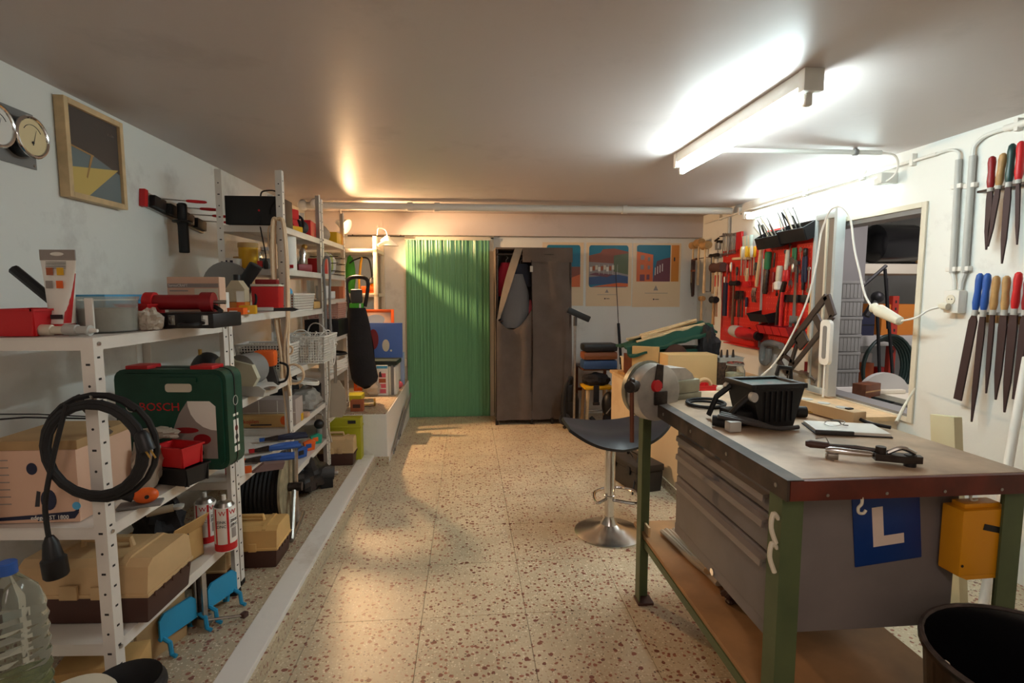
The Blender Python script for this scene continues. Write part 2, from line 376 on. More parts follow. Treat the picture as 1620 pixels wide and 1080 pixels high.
for q, r_ in (([(xw,2.62,2.10),(xw,2.615,2.15),(xw,2.56,2.185),(xw,2.46,2.19)], .010), ([(xw,2.685,1.50),(xw,2.67,1.45),(xw,2.668,1.41)], .010), ([(xw,2.615,1.50),(xw,2.63,1.45),(xw,2.632,1.41)], .012)): B().tube(q, r_, sm=5).build('cable', 'lamp_white', c2)
for y, z in ((2.695, 1.96), (2.62, 1.95), (2.69, 1.52), (2.617, 1.52)): B().box(xw-.012, y-.03, z-.012, XR-.001, y+.03, z+.012, .003).build('clip', 'white', c2)
B().cyl((xw, 2.46, 2.19), (xw, 1.6, 2.19), .017).build('pipe', 'white', c2)
B().box(xw-.014, 2.39, 2.16, XR-.001, 2.41, 2.22, .003).build('clip', 'white', c2)
c3 = thing('conduit', 'thin white conduit with brackets along the top of the right wall towards the far corner', 'conduit')
B().cyl((xw, 2.84, 2.165), (xw, 5.75, 2.15), .009).build('pipe', 'white', c3)
for y in (3.0, 3.4, 4.0, 5.0, 5.4): B().box(xw-.014, y-.012, 2.135, XR-.001, y+.012, 2.205, .003).build('clip', 'white', c3)
B().cyl((xw, 5.2, 2.14), (xw, 5.2, 1.75), .014).build('riser', 'light_grey', c3)
sb = thing('socket_box', 'white surface socket box on the right wall under the conduits', 'socket', (XR, 2.65, 1.345))
B().box(-.05, -.045, -.06, -.001, .045, .06, .006).build('body', 'white', sb)
B().prism(disc(0,.012,.026), 'x', -.054, -.05).build('socket_face', 'offwhite', sb)
for y in (-.009, .009): B().cyl((-.0545, y, .014), (-.0538, y, .014), .0035, n=8).build('socket_hole', 'hole', sb)
# ================================================================== shelving along the left wall
def cx(px, Y): return at(px, 540, Y=Y).x
mat('shelf_grey', (206,200,186), .5, 0, .12, 5)
def shelf_unit(label, loc, rot, ly, dx, zs, hs, near=True, z0=(0,0), nh=9):
    """slotted-angle shelving: posts, trays; local x runs back (negative), y along the wall"""
    u = thing('shelving_unit', label, 'shelf', loc, rot)
    a, t = .036, .0022
    for k, (x, y) in enumerate(((0,0), (-dx,0), (0,ly), (-dx,ly))):
        if not near and y == 0: continue
        sx = -1 if x == 0 else 1; sy = 1 if y == 0 else -1
        zb = z0[0] if y == 0 else z0[1]
        pts = [(x,y),(x+sx*a,y),(x+sx*a,y+sy*t),(x+sx*t,y+sy*t),(x+sx*t,y+sy*a),(x,y+sy*a)]
        po = B().prism(pts, 'z', zb, hs).build('post', 'white_metal', u, 0)
        hb = B(); z = zb + .05; i = 0
        while z < hs - .03:
            if i % 2: hb.box(x+sx*.012, y-sy*.0008, z-.003, x+sx*.024, y+sy*.0012, z+.003)
            else: hb.cyl((x+sx*.018, y-sy*.0008, z), (x+sx*.018, y+sy*.0012, z), .004, n=6)
            if x == 0: hb.box(x-.0012, y+sy*.012, z+.016, x+.0008, y+sy*.022, z+.022)
            z += .062; i += 1
        q = hb.build('slot_holes', 'hole', po, 0); q['kind'] = 'stuff'
        if zb < .5:
            B().box(min(x, x+sx*a)-.002, min(y, y+sy*a)-.002, zb, max(x, x+sx*a)+.002, max(y, y+sy*a)+.002, zb+.022, .003).build('foot', 'black_rubber', po)
    for z in zs:
        b = B(); e = .0035
        b.box(-dx+e, e, z-.004, -e, ly-e, z)
        for q in ((-e-.002, e, -e, ly-e), (-dx+e, e, -dx+e+.002, ly-e), (-dx+e, e, -e, e+.002), (-dx+e, ly-e-.002, -e, ly-e)): b.box(q[0], q[1], z-.036, q[2], q[3], z-.003)
        sh = b.build('shelf', 'white_metal', u, 0)
        for x, y in ((0,.02),(0,ly-.02)): B().cyl((x-.002, y, z-.018), (x+.004, y, z-.018), .006, n=8).build('bolt', 'steel', sh)
    return u
shelf_unit('low white metal shelving unit holding the green power tool case', (-1.05, 1.58, ZP), -.0684, .732, .36, (1.18, .625, .265), 1.18)
shelf_unit('low white metal shelving unit above the black cable reel', (-1.015, 2.355, ZP), 0, .76, .36, (1.205, .82, .48), 1.205)
shelf_unit('tall white metal shelving unit with beige rope hung on its post', (-1.03, 3.14, ZP), 0, .79, .36, (1.68, 1.44, 1.19, .845, .51, .24), 1.985)
shelf_unit('tall white metal shelving unit whose rear posts stand on the white podium', (-1.03, 3.955, ZP), 0, .70, .36, (1.695, 1.44, 1.25, .955, .68, .365), 1.965, z0=(0, .336))
A1, A2, A3 = 1.272, .717, .357          # tray heights above the floor
B1, B2, B3 = 1.297, .912, .572
C1, C2, C3, C4, C5, C6 = 1.772, 1.532, 1.282, .937, .602, .332
D1, D2, D3, D4, D5, D6 = 1.787, 1.532, 1.342, 1.047, .772, .457

# ------------------------------------------------------------------ generic small things
def open_bin(label, loc, rot, sx, sy, h, m, cat='bin', tx=.9, group=None):
    o = thing('storage_bin', label, cat, loc, rot, group); t = .004
    b = B().box(-sx/2*tx, -sy/2*tx, 0, sx/2*tx, sy/2*tx, t)
    for s in (-1, 1):
        b.prism([(s*sx/2*tx,0),(s*sx/2,h),(s*(sx/2-t),h),(s*(sx/2*tx-t),0)], 'y', -sy/2, sy/2)
        b.prism([(s*sy/2*tx,0),(s*sy/2,h),(s*(sy/2-t),h),(s*(sy/2*tx-t),0)], 'x', -sx/2, sx/2)
    b.build('body', m, o, 0)
    r = B()
    for s in (-1, 1): r.box(s*sx/2-.005, -sy/2-.005, h-.006, s*sx/2+.005, sy/2+.005, h).box(-sx/2, s*sy/2-.005, h-.006, sx/2, s*sy/2+.005, h)
    r.build('rim', m, o, 0)
    return o
def crumple(name, label, cat, loc, r, sc, m, seed, amp=.5, fr=2.4, group=None):
    """crumpled bag or cloth lying on its support"""
    b = B().sph((0,0,r*sc[2]*.8), r, sc, 14, amp, seed, fr)
    for v in b.bm.verts: v.co.z = max(v.co.z, .001)
    o = b.build(name, m, None, 25); o.location = loc
    return tag(o, label, cat, group)
def tool_box(label, loc, rot, sx, sy, sz, upper, lower, group=None, logo=False):
    """moulded cantilever tool box: dark tray below, lighter lid with recessed handle above"""
    o = thing('tool_box', label, 'tool box', loc, rot, group)
    B().box(-sx/2, -sy/2, 0, sx/2, sy/2, sz*.40, .008, .95, .93).build('base', lower, o)
    lid = B(); lid.box(-sx/2-.004, -sy/2-.004, sz*.40, sx/2+.004, sy/2+.004, sz*.46, .004)
    lid.prism([(-sy/2,sz*.46),(sy/2,sz*.46),(sy/2-.01,sz*.82),(sy/2-.035,sz*.9),(-sy/2+.035,sz*.9),(-sy/2+.01,sz*.82)], 'x', -sx/2, sx/2)
    lo = lid.build('lid', upper, o)
    for s in (-1, 1):
        B().prism([(-sy/2+.002,sz*.5),(sy/2-.002,sz*.5),(sy/2-.012,sz*.85),(sy/2-.04,sz*.93),(-sy/2+.04,sz*.93),(-sy/2+.012,sz*.85)], 'x', s*sx*.30-sx*.028, s*sx*.30+sx*.028).build('lid_rib', upper, o)
    B().box(-sx*.16, -sy/2-.012, sz*.40, -sx*.02, -sy/2-.002, sz*.60, .003).build('latch', upper, o)
    B().box(sx*.08, -sy/2-.012, sz*.40, sx*.2, -sy/2-.002, sz*.58, .003).build('latch', upper, o)
    B().tube([(-sx*.2,0,sz*.9),(-sx*.19,0,sz),(sx*.19,0,sz),(sx*.2,0,sz*.9)], .010, n=8).build('handle', upper, o)
    for k in range(5): B().box(sx*.5+.004, -sy*.4+k*sy*.19, sz*.36, sx*.5+.008, -sy*.36+k*sy*.19, sz*.42).build('hinge_tab', lower, o, 0)
    return o
def carton(name, label, cat, loc, rot, sx, sy, sz, m, group=None):
    o = thing(name, label, cat, loc, rot, group); B().box(-sx/2,-sy/2,0,sx/2,sy/2,sz,.003).build('body', m, o); return o
def basket(label, loc, rot, sx, sy, h, m='white', group=None, nx=14, nz=6):
    """plastic basket with a real perforated lattice"""
    o = thing('plastic_basket', label, 'basket', loc, rot, group); b = B()
    b.box(-sx/2*.92, -sy/2*.92, 0, sx/2*.92, sy/2*.92, .004); o_m = b.build('bottom', m, o, 0)
    def side(L, off, axis, sgn):
        w = B(); n = max(4, int(L/.016)); k = max(3, int(h/.016))
        def pt(u, z):
            q = off*(.92+.08*z/h); uu = u*(.92+.08*z/h)
            return (uu, sgn*q, z) if axis == 'y' else (sgn*q, uu, z)
        for i in range(n+1):
            u = -L/2 + L*i/n; a, c = Vector(pt(u, 0)), Vector(pt(u, h)); d = .0022
            w.tube([a, c], d*1.5, 4, cap=False)
        for j in range(k+1):
            z = h*j/k; w.tube([Vector(pt(-L/2, z)), Vector(pt(L/2, z))], .0036, 4, cap=False)
        x = w.build('lattice_side', m, o, 0); x['kind'] = 'stuff'
    side(sx, sy/2, 'y', -1); side(sx, sy/2, 'y', 1); side(sy, sx/2, 'x', -1); side(sy, sx/2, 'x', 1)
    r = B().tube([(-sx/2,-sy/2,h),(sx/2,-sy/2,h),(sx/2,sy/2,h),(-sx/2,sy/2,h)], .006, 6, True); r.build('rim', m, o, 0)
    return o
def coil(b, c, r, turns, wire, axis, seed=0, jit=.012, nseg=22):
    """loose coil of cable around axis"""
    q = random.Random(seed); a = Vector(axis).normalized(); u = a.orthogonal().normalized(); w = a.cross(u); pts = []
    ph = [q.uniform(-jit, jit) for _ in range(turns+2)]; of = [q.uniform(-jit, jit) for _ in range(turns+2)]
    for i in range(turns*nseg+1):
        k, t = divmod(i, nseg); t /= nseg; th = 2*PI*i/nseg
        rr_ = r + ph[k]*(1-t)+ph[k+1]*t; o = of[k]*(1-t)+of[k+1]*t
        pts.append(Vector(c)+u*(rr_*_c(th))+w*(rr_*_s(th))+a*o)
    b.tube(pts, wire, 6)
    return pts
# ------------------------------------------------------------------ on top of the low near unit
open_bin('red plastic storage bin at the near end of the low shelf top', (-1.295, 1.70, A1), 0, .12, .15, .078, 'red', group=None)
open_bin('red plastic storage bin behind the clear round tub', (cx(228,1.97), 1.97, A1), -.05, .10, .10, .085, 'red')
tb = thing('sealant_tube', 'white and red sealant tube standing on its red cap', 'tube', (cx(102, 1.72), 1.72, A1)); tb.scale = (.86, .86, .93)
B().lathe([(.034,0),(.036,.004),(.036,.03),(.034,.034)]).build('cap', 'red', tb)
def tubefn(u, v):
    th = 2*PI*u; k = v; rx = .038*(1-k)+.058*k; ry = .036*(1-k)+.002*k
    return (rx*_c(th), ry*_s(th), .034+.205*v)
B().grid(tubefn, 24, 8).build('body', 'paper', tb)
B().box(-.058, -.003, .238, .058, .003, .272, .001).build('crimp', 'print_grey', tb)
B().prism(disc(0,.258,.022,.006), 'y', -.0042, -.0030).build('hang_hole', 'white', tb)
def strip(u, v):
    k = v; th = -.95+.62*u; rx = .0386*(1-k)+.0586*k; ry = .0366*(1-k)+.003*k
    return (rx*_c(th), ry*_s(th), .036+.16*v)
B().grid(strip, 6, 8).build('red_stripe', 'red', tb)
for (x, z, m) in ((-.03,.19,'terracotta'),(.004,.19,'yellow'),(.004,.148,'orange'),(-.03,.148,'print_grey')): flat([(x,z),(x+.022,z),(x+.022,z+.024),(x,z+.024)], m, tb, 'printed_picture', ax='y', a=-.0415+.16*(z-.034))
for k in range(5): flat([(-.036,.232-k*.005),(.03,.232-k*.005),(.03,.2335-k*.005),(-.036,.2335-k*.005)], 'print_dark', tb, 'printed_line', ax='y', a=-.0075-k*.0008)
flat([(-.012,.05),(.028,.05),(.028,.064),(-.012,.064)], 'print_dark', tb, 'barcode', ax='y', a=-.0385)
tr = thing('tray', 'light blue plastic tray lying behind the tube and tub', 'tray', (-1.26, 2.02, A1), 0)
B().box(-.13,-.09,.0,.02,.115,.006).build('base', 'sky_blue', tr, 0)
B().tube([(-.14,-.1,.105),(.03,-.1,.105),(.03,.12,.105),(-.14,.12,.105)], .012, 6, True).build('rim', 'sky_blue', tr)
B().box(-.14,-.1,0,.03,-.092,.105).build('front_wall', 'sky_blue', tr, 0); B().box(.022,-.1,.0,.03,.12,.105).build('side_wall', 'sky_blue', tr, 0)
ct = thing('clear_tub', 'round clear plastic tub with grey contents beside the sealant tube', 'tub', (cx(174, 1.81), 1.81, A1))
B().lathe([(.078,.001),(.082,.1),(.086,.104),(.086,.112),(.079,.112),(.076,.004)]).build('body', 'clear_plastic', ct)
B().lathe([(.072,.005),(.073,.075)]).build('contents', 'grey_fabric', ct); B().box(-.012,-.087,.004,.012,-.079,.108,.002).build('clip', 'white', ct)
for i, (px, Y, L, a) in enumerate(((84, 1.66, .1, .1), (124, 1.66, .075, -.05))):
    o = thing('nozzle', ['pale plastic applicator nozzle lying below the sealant tube', 'grey ribbed pipe piece lying by the shelf corner'][i], 'nozzle', (cx(px, Y), Y, A1), a)
    B().prof((-L/2,0,.017), (L/2,0,.014), [(0,.014),(.06,.017),(.5,.016),(.52,.012),(.9,.012),(.92,.016),(1,.016)]).build('barrel', ['offwhite','light_grey'][i], o)
    B().prof((L/2,0,.014), (L/2+.02,0,.013), [(0,.008),(1,.005)]).build('tip', 'white', o)
crumple('plastic_bag', 'crumpled clear plastic bag beside the clear tub', 'bag', (cx(234, 1.85), 1.87, A1), .05, (.75,.6,.8), 'bag_plastic', 3)
st = thing('pry_bar', 'black bar leaning on the wall behind the near red bin', 'bar', (-1.36, 1.84, A1))
B().tube([(.11,0,.018),(-.10,.02,.20)], .016, 8).build('shaft', 'black', st); B().sph((.11,0,.018), .018).build('tip', 'black', st)
cg = thing('caulking_gun', 'dark red caulking gun lying on the black case', 'caulking gun', (cx(295, 2.0), 2.0, A1+.055), .06)
B().cyl((-.105,0,.035), (.09,0,.035), .027, n=14).build('cradle', 'dark_red', cg)
B().cyl((-.125,0,.035), (-.095,0,.035), .036).build('front_ring', 'red', cg); B().cyl((.06,0,.035), (.10,0,.035), .036).build('rear_plate', 'dark_red', cg)
B().cyl((.1,0,.035), (.14,0,.035), .007).build('plunger_rod', 'steel', cg)
B().tube([(.10,0,.02),(.125,-.01,.005),(.13,-.03,.0045)], .008, sm=4).build('grip', 'black', cg)
bc = thing('flat_case', 'flat black tool case with two chrome latches and a handle', 'case', (cx(310, 2.03), 2.03, A1), -.12)
B().box(-.135,-.09,0,.125,.09,.052,.006).build('body', 'black', bc)
for x in (-.02, .098): B().box(x-.012,-.097,.012,x+.012,-.089,.046,.002).build('latch', 'chrome', bc)
B().tube([(.025,-.09,.018),(.028,-.125,.014),(.075,-.125,.014),(.078,-.09,.018)], .0075, sm=5).build('handle', 'black_rubber', bc)
pb = carton('tool_carton', 'upright product carton with a printed tool picture behind the caulking gun', 'box', (cx(316, 2.2), 2.20, A1), -.05, .20, .05, .165, 'skin_print'); pb.scale = (1, 1, 1.12)
flat([(-.097,.128),(.097,.128),(.097,.142),(-.097,.142)], 'print_grey', pb, 'title_band', a=-.0262)
text('SurmoCRAFT', .013, 'paper', pb, (-.094,-.0272,.131), (PI/2,0,0))
flat([(.005,.06),(.095,.06),(.095,.125),(.005,.125)], 'offwhite', pb, 'picture_panel', a=-.0262)
B().tube([(.028,-.0268,.1),(.05,-.0268,.075),(.075,-.0268,.072)], .004, 6).build('printed_tool', 'print_dark', pb)
for k in range(3): flat([(-.09,.115-k*.016),(-.02,.115-k*.016),(-.02,.119-k*.016),(-.09,.119-k*.016)], 'print_grey', pb, 'printed_line', a=-.0262)
# ------------------------------------------------------------------ middle tray: power tool case and neighbours
gc = thing('power_tool_case', 'dark green power tool case with red latches and a picture label', 'case', (-1.122, 2.15, A2), -.10); gc.scale = (1.13, 1.0, 1.16)
ol = rr(-.19, 0, .19, .335, .035)
B().prism(ol, 'y', -.055, .055).build('shell', 'case_green', gc, 25)
for s in (-1, 1): B().prism(rr(-.178, .012, .178, .322, .03), 'y', s*.055, s*.064).build('shell_panel', 'case_green', gc, 25)
B().prism(rr(-.192,-.0005,.192,.337,.036), 'y', -.003, .003).build('seam', 'black', gc, 25)
B().prism(rr(-.012,.262,.078,.29,.01), 'y', -.0655, -.0638).build('handle_opening', 'offwhite', gc, 25)
B().prism(rr(-.035,.292,.098,.312,.009), 'y', -.072, -.064).build('handle_grip', 'case_green', gc, 25)
for x in (-.115, .105): B().box(x-.038,-.05,.332,x+.038,.03,.347,.004).build('latch', 'red', gc)
flat([(.06,.232),(.135,.232),(.155,.215),(.155,.04),(.02,.04),(.0,.12),(.03,.19)], 'print_grey', gc, 'picture_label', a=-.0648)
arc = [(.06,.232),(.135,.232),(.155,.215),(.155,.135)] + [(.155-.095*_s(t), .135+.097*(1-_c(t))) for t in (.2,.5,.8,1.1,1.4)]
flat(arc, 'paper', gc, 'white_corner', a=-.0656)
for cxx, cz, rx, rz, m in ((.105,.105,.03,.018,'dark_red'),(.09,.06,.018,.014,'print_dark'),(.05,.135,.045,.010,'dark_red'),(.055,.09,.018,.012,'print_dark')): flat(disc(cxx,cz,rx,rz), m, gc, 'printed_tool', a=-.0662)
text('BOSCH', .038, 'red', gc, (-.105,-.0645,.20), (PI/2,0,0), 'brand_lettering', .001, 1.12)
B().tube([(-.132+.017*_c(2*PI*i/16),-.0645,.213+.017*_s(2*PI*i/16)) for i in range(16)], .0016, 5, True).build('round_emblem', 'light_grey', gc)
B().box(-.140,-.0655,.210,-.124,-.0645,.216).build('emblem_bar', 'light_grey', gc, 0)
B().tube([(.1925,.0+.016*_c(2*PI*i/16),.225+.016*_s(2*PI*i/16)) for i in range(16)], .0014, 5, True).build('side_emblem', 'light_grey', gc)
for z0_, z1_, m in ((.05,.07,'paper'),(.08,.16,'paper'),(.172,.18,'paper')): B().box(.1895,-.018,z0_,.1912,.018,z1_).build('side_label', m, gc, 0)
for z in (.10,.13): B().prism(disc(0,z,.010), 'x', .191, .1918).build('side_picture', 'dark_red' if z > .12 else 'print_dark', gc)
open_bin('bright red bin tilted on the black bin in front of the green case', (cx(272, 1.96), 1.955, A2+.067), -.32, .13, .09, .072, 'red')
open_bin('black plastic bin under the tilted red bin', (cx(276, 1.96), 1.96, A2), -.32, .14, .10, .065, 'black')
crumple('plastic_bag', 'big crumpled clear plastic bag behind the coiled black cable', 'bag', (cx(218, 1.90), 1.90, A2), .10, (.5,.5,.95), 'bag_plastic', 5, .45)
crumple('plastic_bag', 'folded clear plastic bag lying over the red bin before the green case', 'bag', (cx(240, 2.02), 2.02, A2+.145), .075, (.95,.35,.3), 'bag_plastic', 9, .4)
sd = thing('sander', 'orange and grey hand sander lying behind the black cable coil', 'sander', (cx(205, 1.74), 1.74, A2), .3); sd.scale = (.8, .8, .75)
B().box(-.075,-.035,0,.075,.035,.012,.004).build('sole', 'grey', sd); B().sph((.02,0,.042), .045, (1,.7,.75), 10).build('housing', 'orange', sd)
B().cyl((-.02,0,.04),(-.08,0,.07), .022, .018).build('grip', 'black_rubber', sd); B().cyl((.03,-.034,.045),(.03,-.029,.045), .008).build('knob', 'black', sd)
pt = carton('appliance_carton', 'large beige product carton with a navy stripe and printed blue tool', 'box', (-1.27, 1.755, A2), -.02, .24, .25, .22, 'skin_print')
B().box(-.125,-.125,.22,.125,.125,.248,.003).build('lid', 'cardboard', pt)
flat([(-.12,.008),(-.02,.012),(.10,.018),(.118,.034),(.118,.042),(.09,.026),(-.02,.024),(-.12,.018)], 'navy', pt, 'navy_stripe', a=-.1262)
flat([(.0,.006),(.105,.012),(.118,.03),(.11,.034),(.0,.026)], 'navy', pt, 'navy_stripe', a=-.1265)
text('edegex ST 1800', .018, 'paper', pt, (-.018,-.1278,.011), (PI/2,0,0), sx=.92)
flat(disc(.035,.07,.022,.032), 'navy', pt, 'printed_tool', a=-.1264); flat([(-.005,.05),(.008,.05),(.014,.095),(.004,.098)], 'print_dark', pt, 'printed_tool', a=-.1264); flat(disc(-.005,.165,.015,.018), 'navy', pt, 'printed_tool', a=-.1264)
for k in range(7): flat([(-.12,.19-k*.022),(-.07,.19-k*.022),(-.07,.193-k*.022),(-.12,.193-k*.022)], 'print_grey', pt, 'printed_line', a=-.1262)
flat(disc(.112,.05,.012), 'sky_blue', pt, 'round_seal', a=-.1264)
gr = thing('metal_tube', 'short dark metal tube sticking out above the coiled cable', 'tube', (-1.17, 1.70, A2+.25))
B().tube([(.06,.0,.012),(-.02,0,.115)], .012, 10).build('sleeve', 'dark_steel', gr); B().tube([(.06,0,.012),(.075,0,.0)], .006).build('stem', 'steel', gr)
hm = thing('polisher', 'dark rounded power tool on the shelf behind the green case', 'power tool', (cx(326, 2.62), 2.62, B2+.002))
B().sph((0,0,.1), .1, (.75,.8,1), 12).build('housing', 'black', hm); B().cyl((0,0,.0),(0,0,.05), .07).build('base', 'dark_grey', hm); B().cyl((-.02,-.02,.18),(-.02,-.02,.215), .008).build('knob', 'brass', hm)
# black cable coiled on the near post
cc = thing('cable_coil', 'thick black extension cable coiled and hung on the near shelf post', 'cable', (0,0,0))
b = B(); coil(b, (cx(140, 1.535), 1.535, at(140, 710, Y=1.535).z), .138, 7, .0085, (.02,1,.0), 4, .018); b.build('coil', 'black_rubber', cc)
zz = at(140, 830, Y=1.52).z
B().tube([at(105,640,Y=1.52), at(85,720,Y=1.515), at(72,790,Y=1.515), at(74,830,Y=1.515), at(80,862,Y=1.515)], .0065, sm=6).build('loose_end', 'black_rubber', cc)
p0_, p1_ = at(78,848,Y=1.515), at(90,912,Y=1.515)
B().prof(p0_, p1_, [(0,.010),(.15,.018),(.5,.024),(.55,.030),(.95,.030),(1,.026)]).build('socket_end', 'black', cc)
q0, q1 = at(222,682,Y=1.50), at(234,712,Y=1.50)
B().prof(q0, q1, [(0,.012),(.2,.019),(1,.020)]).build('plug', 'black', cc)
for dx_ in (-.007, .007): B().cyl(q1+Vector((dx_,0,0)), q1+Vector((dx_+.012,0,-.022)), .0025, n=6).build('plug_pin', 'brass', cc)
tcd = thing('thin_cord', 'thin black cord stretched sideways to the near shelf post', 'cord'); B().tube([at(-60,668,Y=1.60), at(40,660,Y=1.60), at(142,662,Y=1.585)], .0028, 6).build('cord', 'black_rubber', tcd); B().tube([at(-60,655,Y=1.60), at(60,655,Y=1.60), at(142,659,Y=1.585)], .0022, 6).build('cord', 'black_rubber', tcd)
hk = B().tube([at(143,628,Y=1.578), at(143,623,Y=1.545), at(146,632,Y=1.535)], .004).build('hook', 'steel', cc)
# ------------------------------------------------------------------ lower tray
tool_box('large beige and brown tool box on the lower tray of the near shelf', (-1.195, 1.80, A3), -.06, .40, .24, .225, 'tool_beige', 'tool_brown')
cbx = thing('open_carton', 'open cardboard carton full of dark cloth and straps behind the beige tool box', 'box', (-1.165, 2.07, A3), -.25)
s_ = .012
B().box(-.13,-.085,0,.09,.085,.006).build('bottom', 'cardboard', cbx, 0)
for q in ((-.13,-.085,.09,-.081),(-.13,.081,.09,.085),(-.13,-.085,-.126,.085),(.086,-.085,.09,.085)): B().box(q[0],q[1],0,q[2],q[3],.12).build('wall', 'kraft', cbx, 0)
B().prism([(.09,.12),(.12,.175),(.123,.173),(.093,.118)], 'y', -.085, .085).build('flap', 'kraft', cbx, 0)
crumple('cloth_bundle', 'bundle of dark green and black cloth heaped in the open carton', 'cloth', (-1.18, 2.07, A3+.008), .11, (.9,.68,1.25), 'black_fabric', 11, .5)
crumple('cloth_bundle', 'olive green cloth folded at the end of the open carton', 'cloth', (-1.235, 1.985, A3+.225), .05, (1,.7,.65), mat('olive', (92,96,60), .85), 12, .5)
ls = thing('rolled_strap', 'pale rolled webbing strap lying on the dark cloth', 'strap', (-1.13, 2.0, A3+.235), .4)
B().cyl((-.05,0,.0),(.035,0,.006), .014).build('roll', 'tan_fabric', ls); B().lathe([(.017,0),(.02,.006),(.02,.012),(.014,.012)], (.05,0,0)).build('buckle', 'light_grey', ls)
def spray_can(label, loc, h, r):
    o = thing('spray_can', label, 'spray can', loc, .5)
    B().lathe([(r*.96,0),(r,.004),(r,h*.80),(r*.98,h*.81)], n=24).build('body', 'paper', o)
    B().lathe([(r*.9,h*.81),(r*.7,h*.875),(r*.35,h*.90),(r*.35,h*.91)], n=24).build('dome', 'steel', o)
    B().lathe([(.008,h*.91),(.008,h)], n=10).build('nozzle', 'white', o)
    B().lathe([(r*1.004,.004),(r*1.004,h*.15)], n=24, cap=False).build('red_base', 'red', o)
    def wrap(a0, a1, z0, z1, m, nm):
        B().grid(lambda u, v: ((r+.0006)*_c(a0+(a1-a0)*u), (r+.0006)*_s(a0+(a1-a0)*u), z0+(z1-z0)*v), 6, 1).build(nm, m, o)
    wrap(-2.6, -2.42, h*.15, h*.8, 'red', 'red_stripe'); wrap(-1.5, -1.3, h*.15, h*.8, 'red', 'red_stripe')
    wrap(-1.1, -.5, h*.24, h*.42, 'print_grey', 'printed_panel')
    wrap(-1.2, -.4, h*.62, h*.625, 'print_dark', 'title_rule'); wrap(-1.2, -.4, h*.435, h*.44, 'print_dark', 'title_rule')
    for s__, z_ in (('ZINK', .54), ('ZINC', .46)):
        for a in (-.82, -1.98): text(s__, .016, 'print_dark', o, ((r+.0022)*_c(a), (r+.0022)*_s(a), h*z_), (PI/2,0,a+PI/2), 'title_lettering', align='CENTER')
    for a in (-1.0, -1.95): text('W', .026, 'red', o, ((r+.001)*_c(a-.25), (r+.001)*_s(a-.25), h*.68), (PI/2,0,a-.05+PI/2), 'emblem_letter')
    return o
spray_can('white and red spray can standing nearest the shelf edge', (cx(341, 2.17), 2.17, A3), .225, .041)
spray_can('white and red spray can without cap behind its twin', (cx(309, 2.24), 2.245, A3), .21, .041)
pw = thing('dark_hand_tool', 'dark power tool lying behind the two spray cans', 'power tool', (-1.27, 2.245, A3), .1)
B().cyl((-.09,-.0,.22),(.07,.0,.25), .03).build('housing', 'black', pw); B().box(-.06,-.02,0,-.02,.02,.2,.006).build('grip', 'black', pw)
# ------------------------------------------------------------------ on the platform below the near units
kb = carton('shipping_carton', 'worn brown cardboard carton with paper labels under the near shelf', 'box', (-1.235, 1.97, ZP), -.35, .26, .20, .20, 'cardboard')
flat([(-.1,.06),(-.01,.06),(-.01,.16),(-.1,.16)], 'paper', kb, 'paper_label', a=-.1112); flat([(.05,.09),(.13,.09),(.13,.19),(.05,.19)], 'paper', kb, 'paper_label', a=-.1112)
for k in range(4): flat([(.06,.1+k*.02),(.12,.1+k*.02),(.12,.105+k*.02),(.06,.105+k*.02)], 'print_dark', kb, 'printed_line', a=-.1122); flat([(-.09,.07+k*.02),(-.02,.07+k*.02),(-.02,.073+k*.02),(-.09,.073+k*.02)], 'print_dark', kb, 'printed_line', a=-.1122)
c2_ = carton('shipping_carton', 'low tan cardboard carton with a black number under the near shelf end', 'box', (-1.20, 1.74, ZP), .2, .24, .12, .12, 'kraft'); text('12', .03, 'print_dark', c2_, (.02,-.0715,.05), (PI/2,0,0))
mb_ = thing('mitre_saw_guide', 'bright blue metal clamping guide with steel bars standing on the platform', 'saw guide', (-1.0, 2.02, ZP), 0)
mat('clamp_blue', (36,142,186), .4)
pa, pb_ = at(262,1035,Z=ZP)-Vector((-1.0,2.02,ZP)), at(368,958,Z=ZP)-Vector((-1.0,2.02,ZP))
dirv = (pb_-pa).normalized(); nrm = Vector((dirv.y,-dirv.x,0)); ang = math.atan2(dirv.y, dirv.x)
Lg = (pb_-pa).length*1.12; mid = (pa+pb_)/2
sub = mb_; mb_.location = Vector((-1.0,2.02,ZP))+mid; mb_.rotation_euler = (0,0,ang)
for x0_, x1_ in ((-Lg*.5,-Lg*.06),(Lg*.10,Lg*.52)): B().prism([(x0_,.06),(x1_,.06),(x1_,.135),(x1_-.02,.155),(x0_+.02,.155),(x0_,.135)], 'y', -.004, .004).build('side_plate', 'clamp_blue', mb_, 0)
for x_ in (-Lg*.46, -Lg*.02, Lg*.12, Lg*.48):
    for s in (-1, 1): B().tube([(x_,0,.065),(x_,s*.03,.055),(x_,s*.035,.012),(x_,s*.055,.0082)], .008, 6).build('foot_bracket', 'clamp_blue', mb_, 0)
for y_ in (-.022, .0, .022): B().box(Lg*.0-.010, y_-.004, .03, Lg*.0+.010, y_+.004, .255-abs(y_)*1.2).build('guide_bar', 'steel' if y_ else 'dark_steel', mb_, 0)
B().box(-.016,-.03,.015,.028,.03,.05,.004).build('clamp_block', 'steel', mb_); B().cyl((.0,-.03,.04),(.09,-.12,.02), .005).build('stop_rod', 'steel', mb_); B().box(.08,-.13,.012,.105,-.108,.03,.002).build('stop_block', 'tool_brown', mb_)
rg = thing('plastic_funnel', 'black rubber ring dish standing on the platform edge by the bottle', 'dish', (cx(158, 1.45), 1.45, ZP)); rg.scale = (1, 1, 2.15)
B().lathe([(.05,.0),(.075,.006),(.092,.05),(.098,.10),(.088,.115),(.07,.09),(.06,.04),(.045,.012)], n=28).build('dish', 'black_rubber', rg)
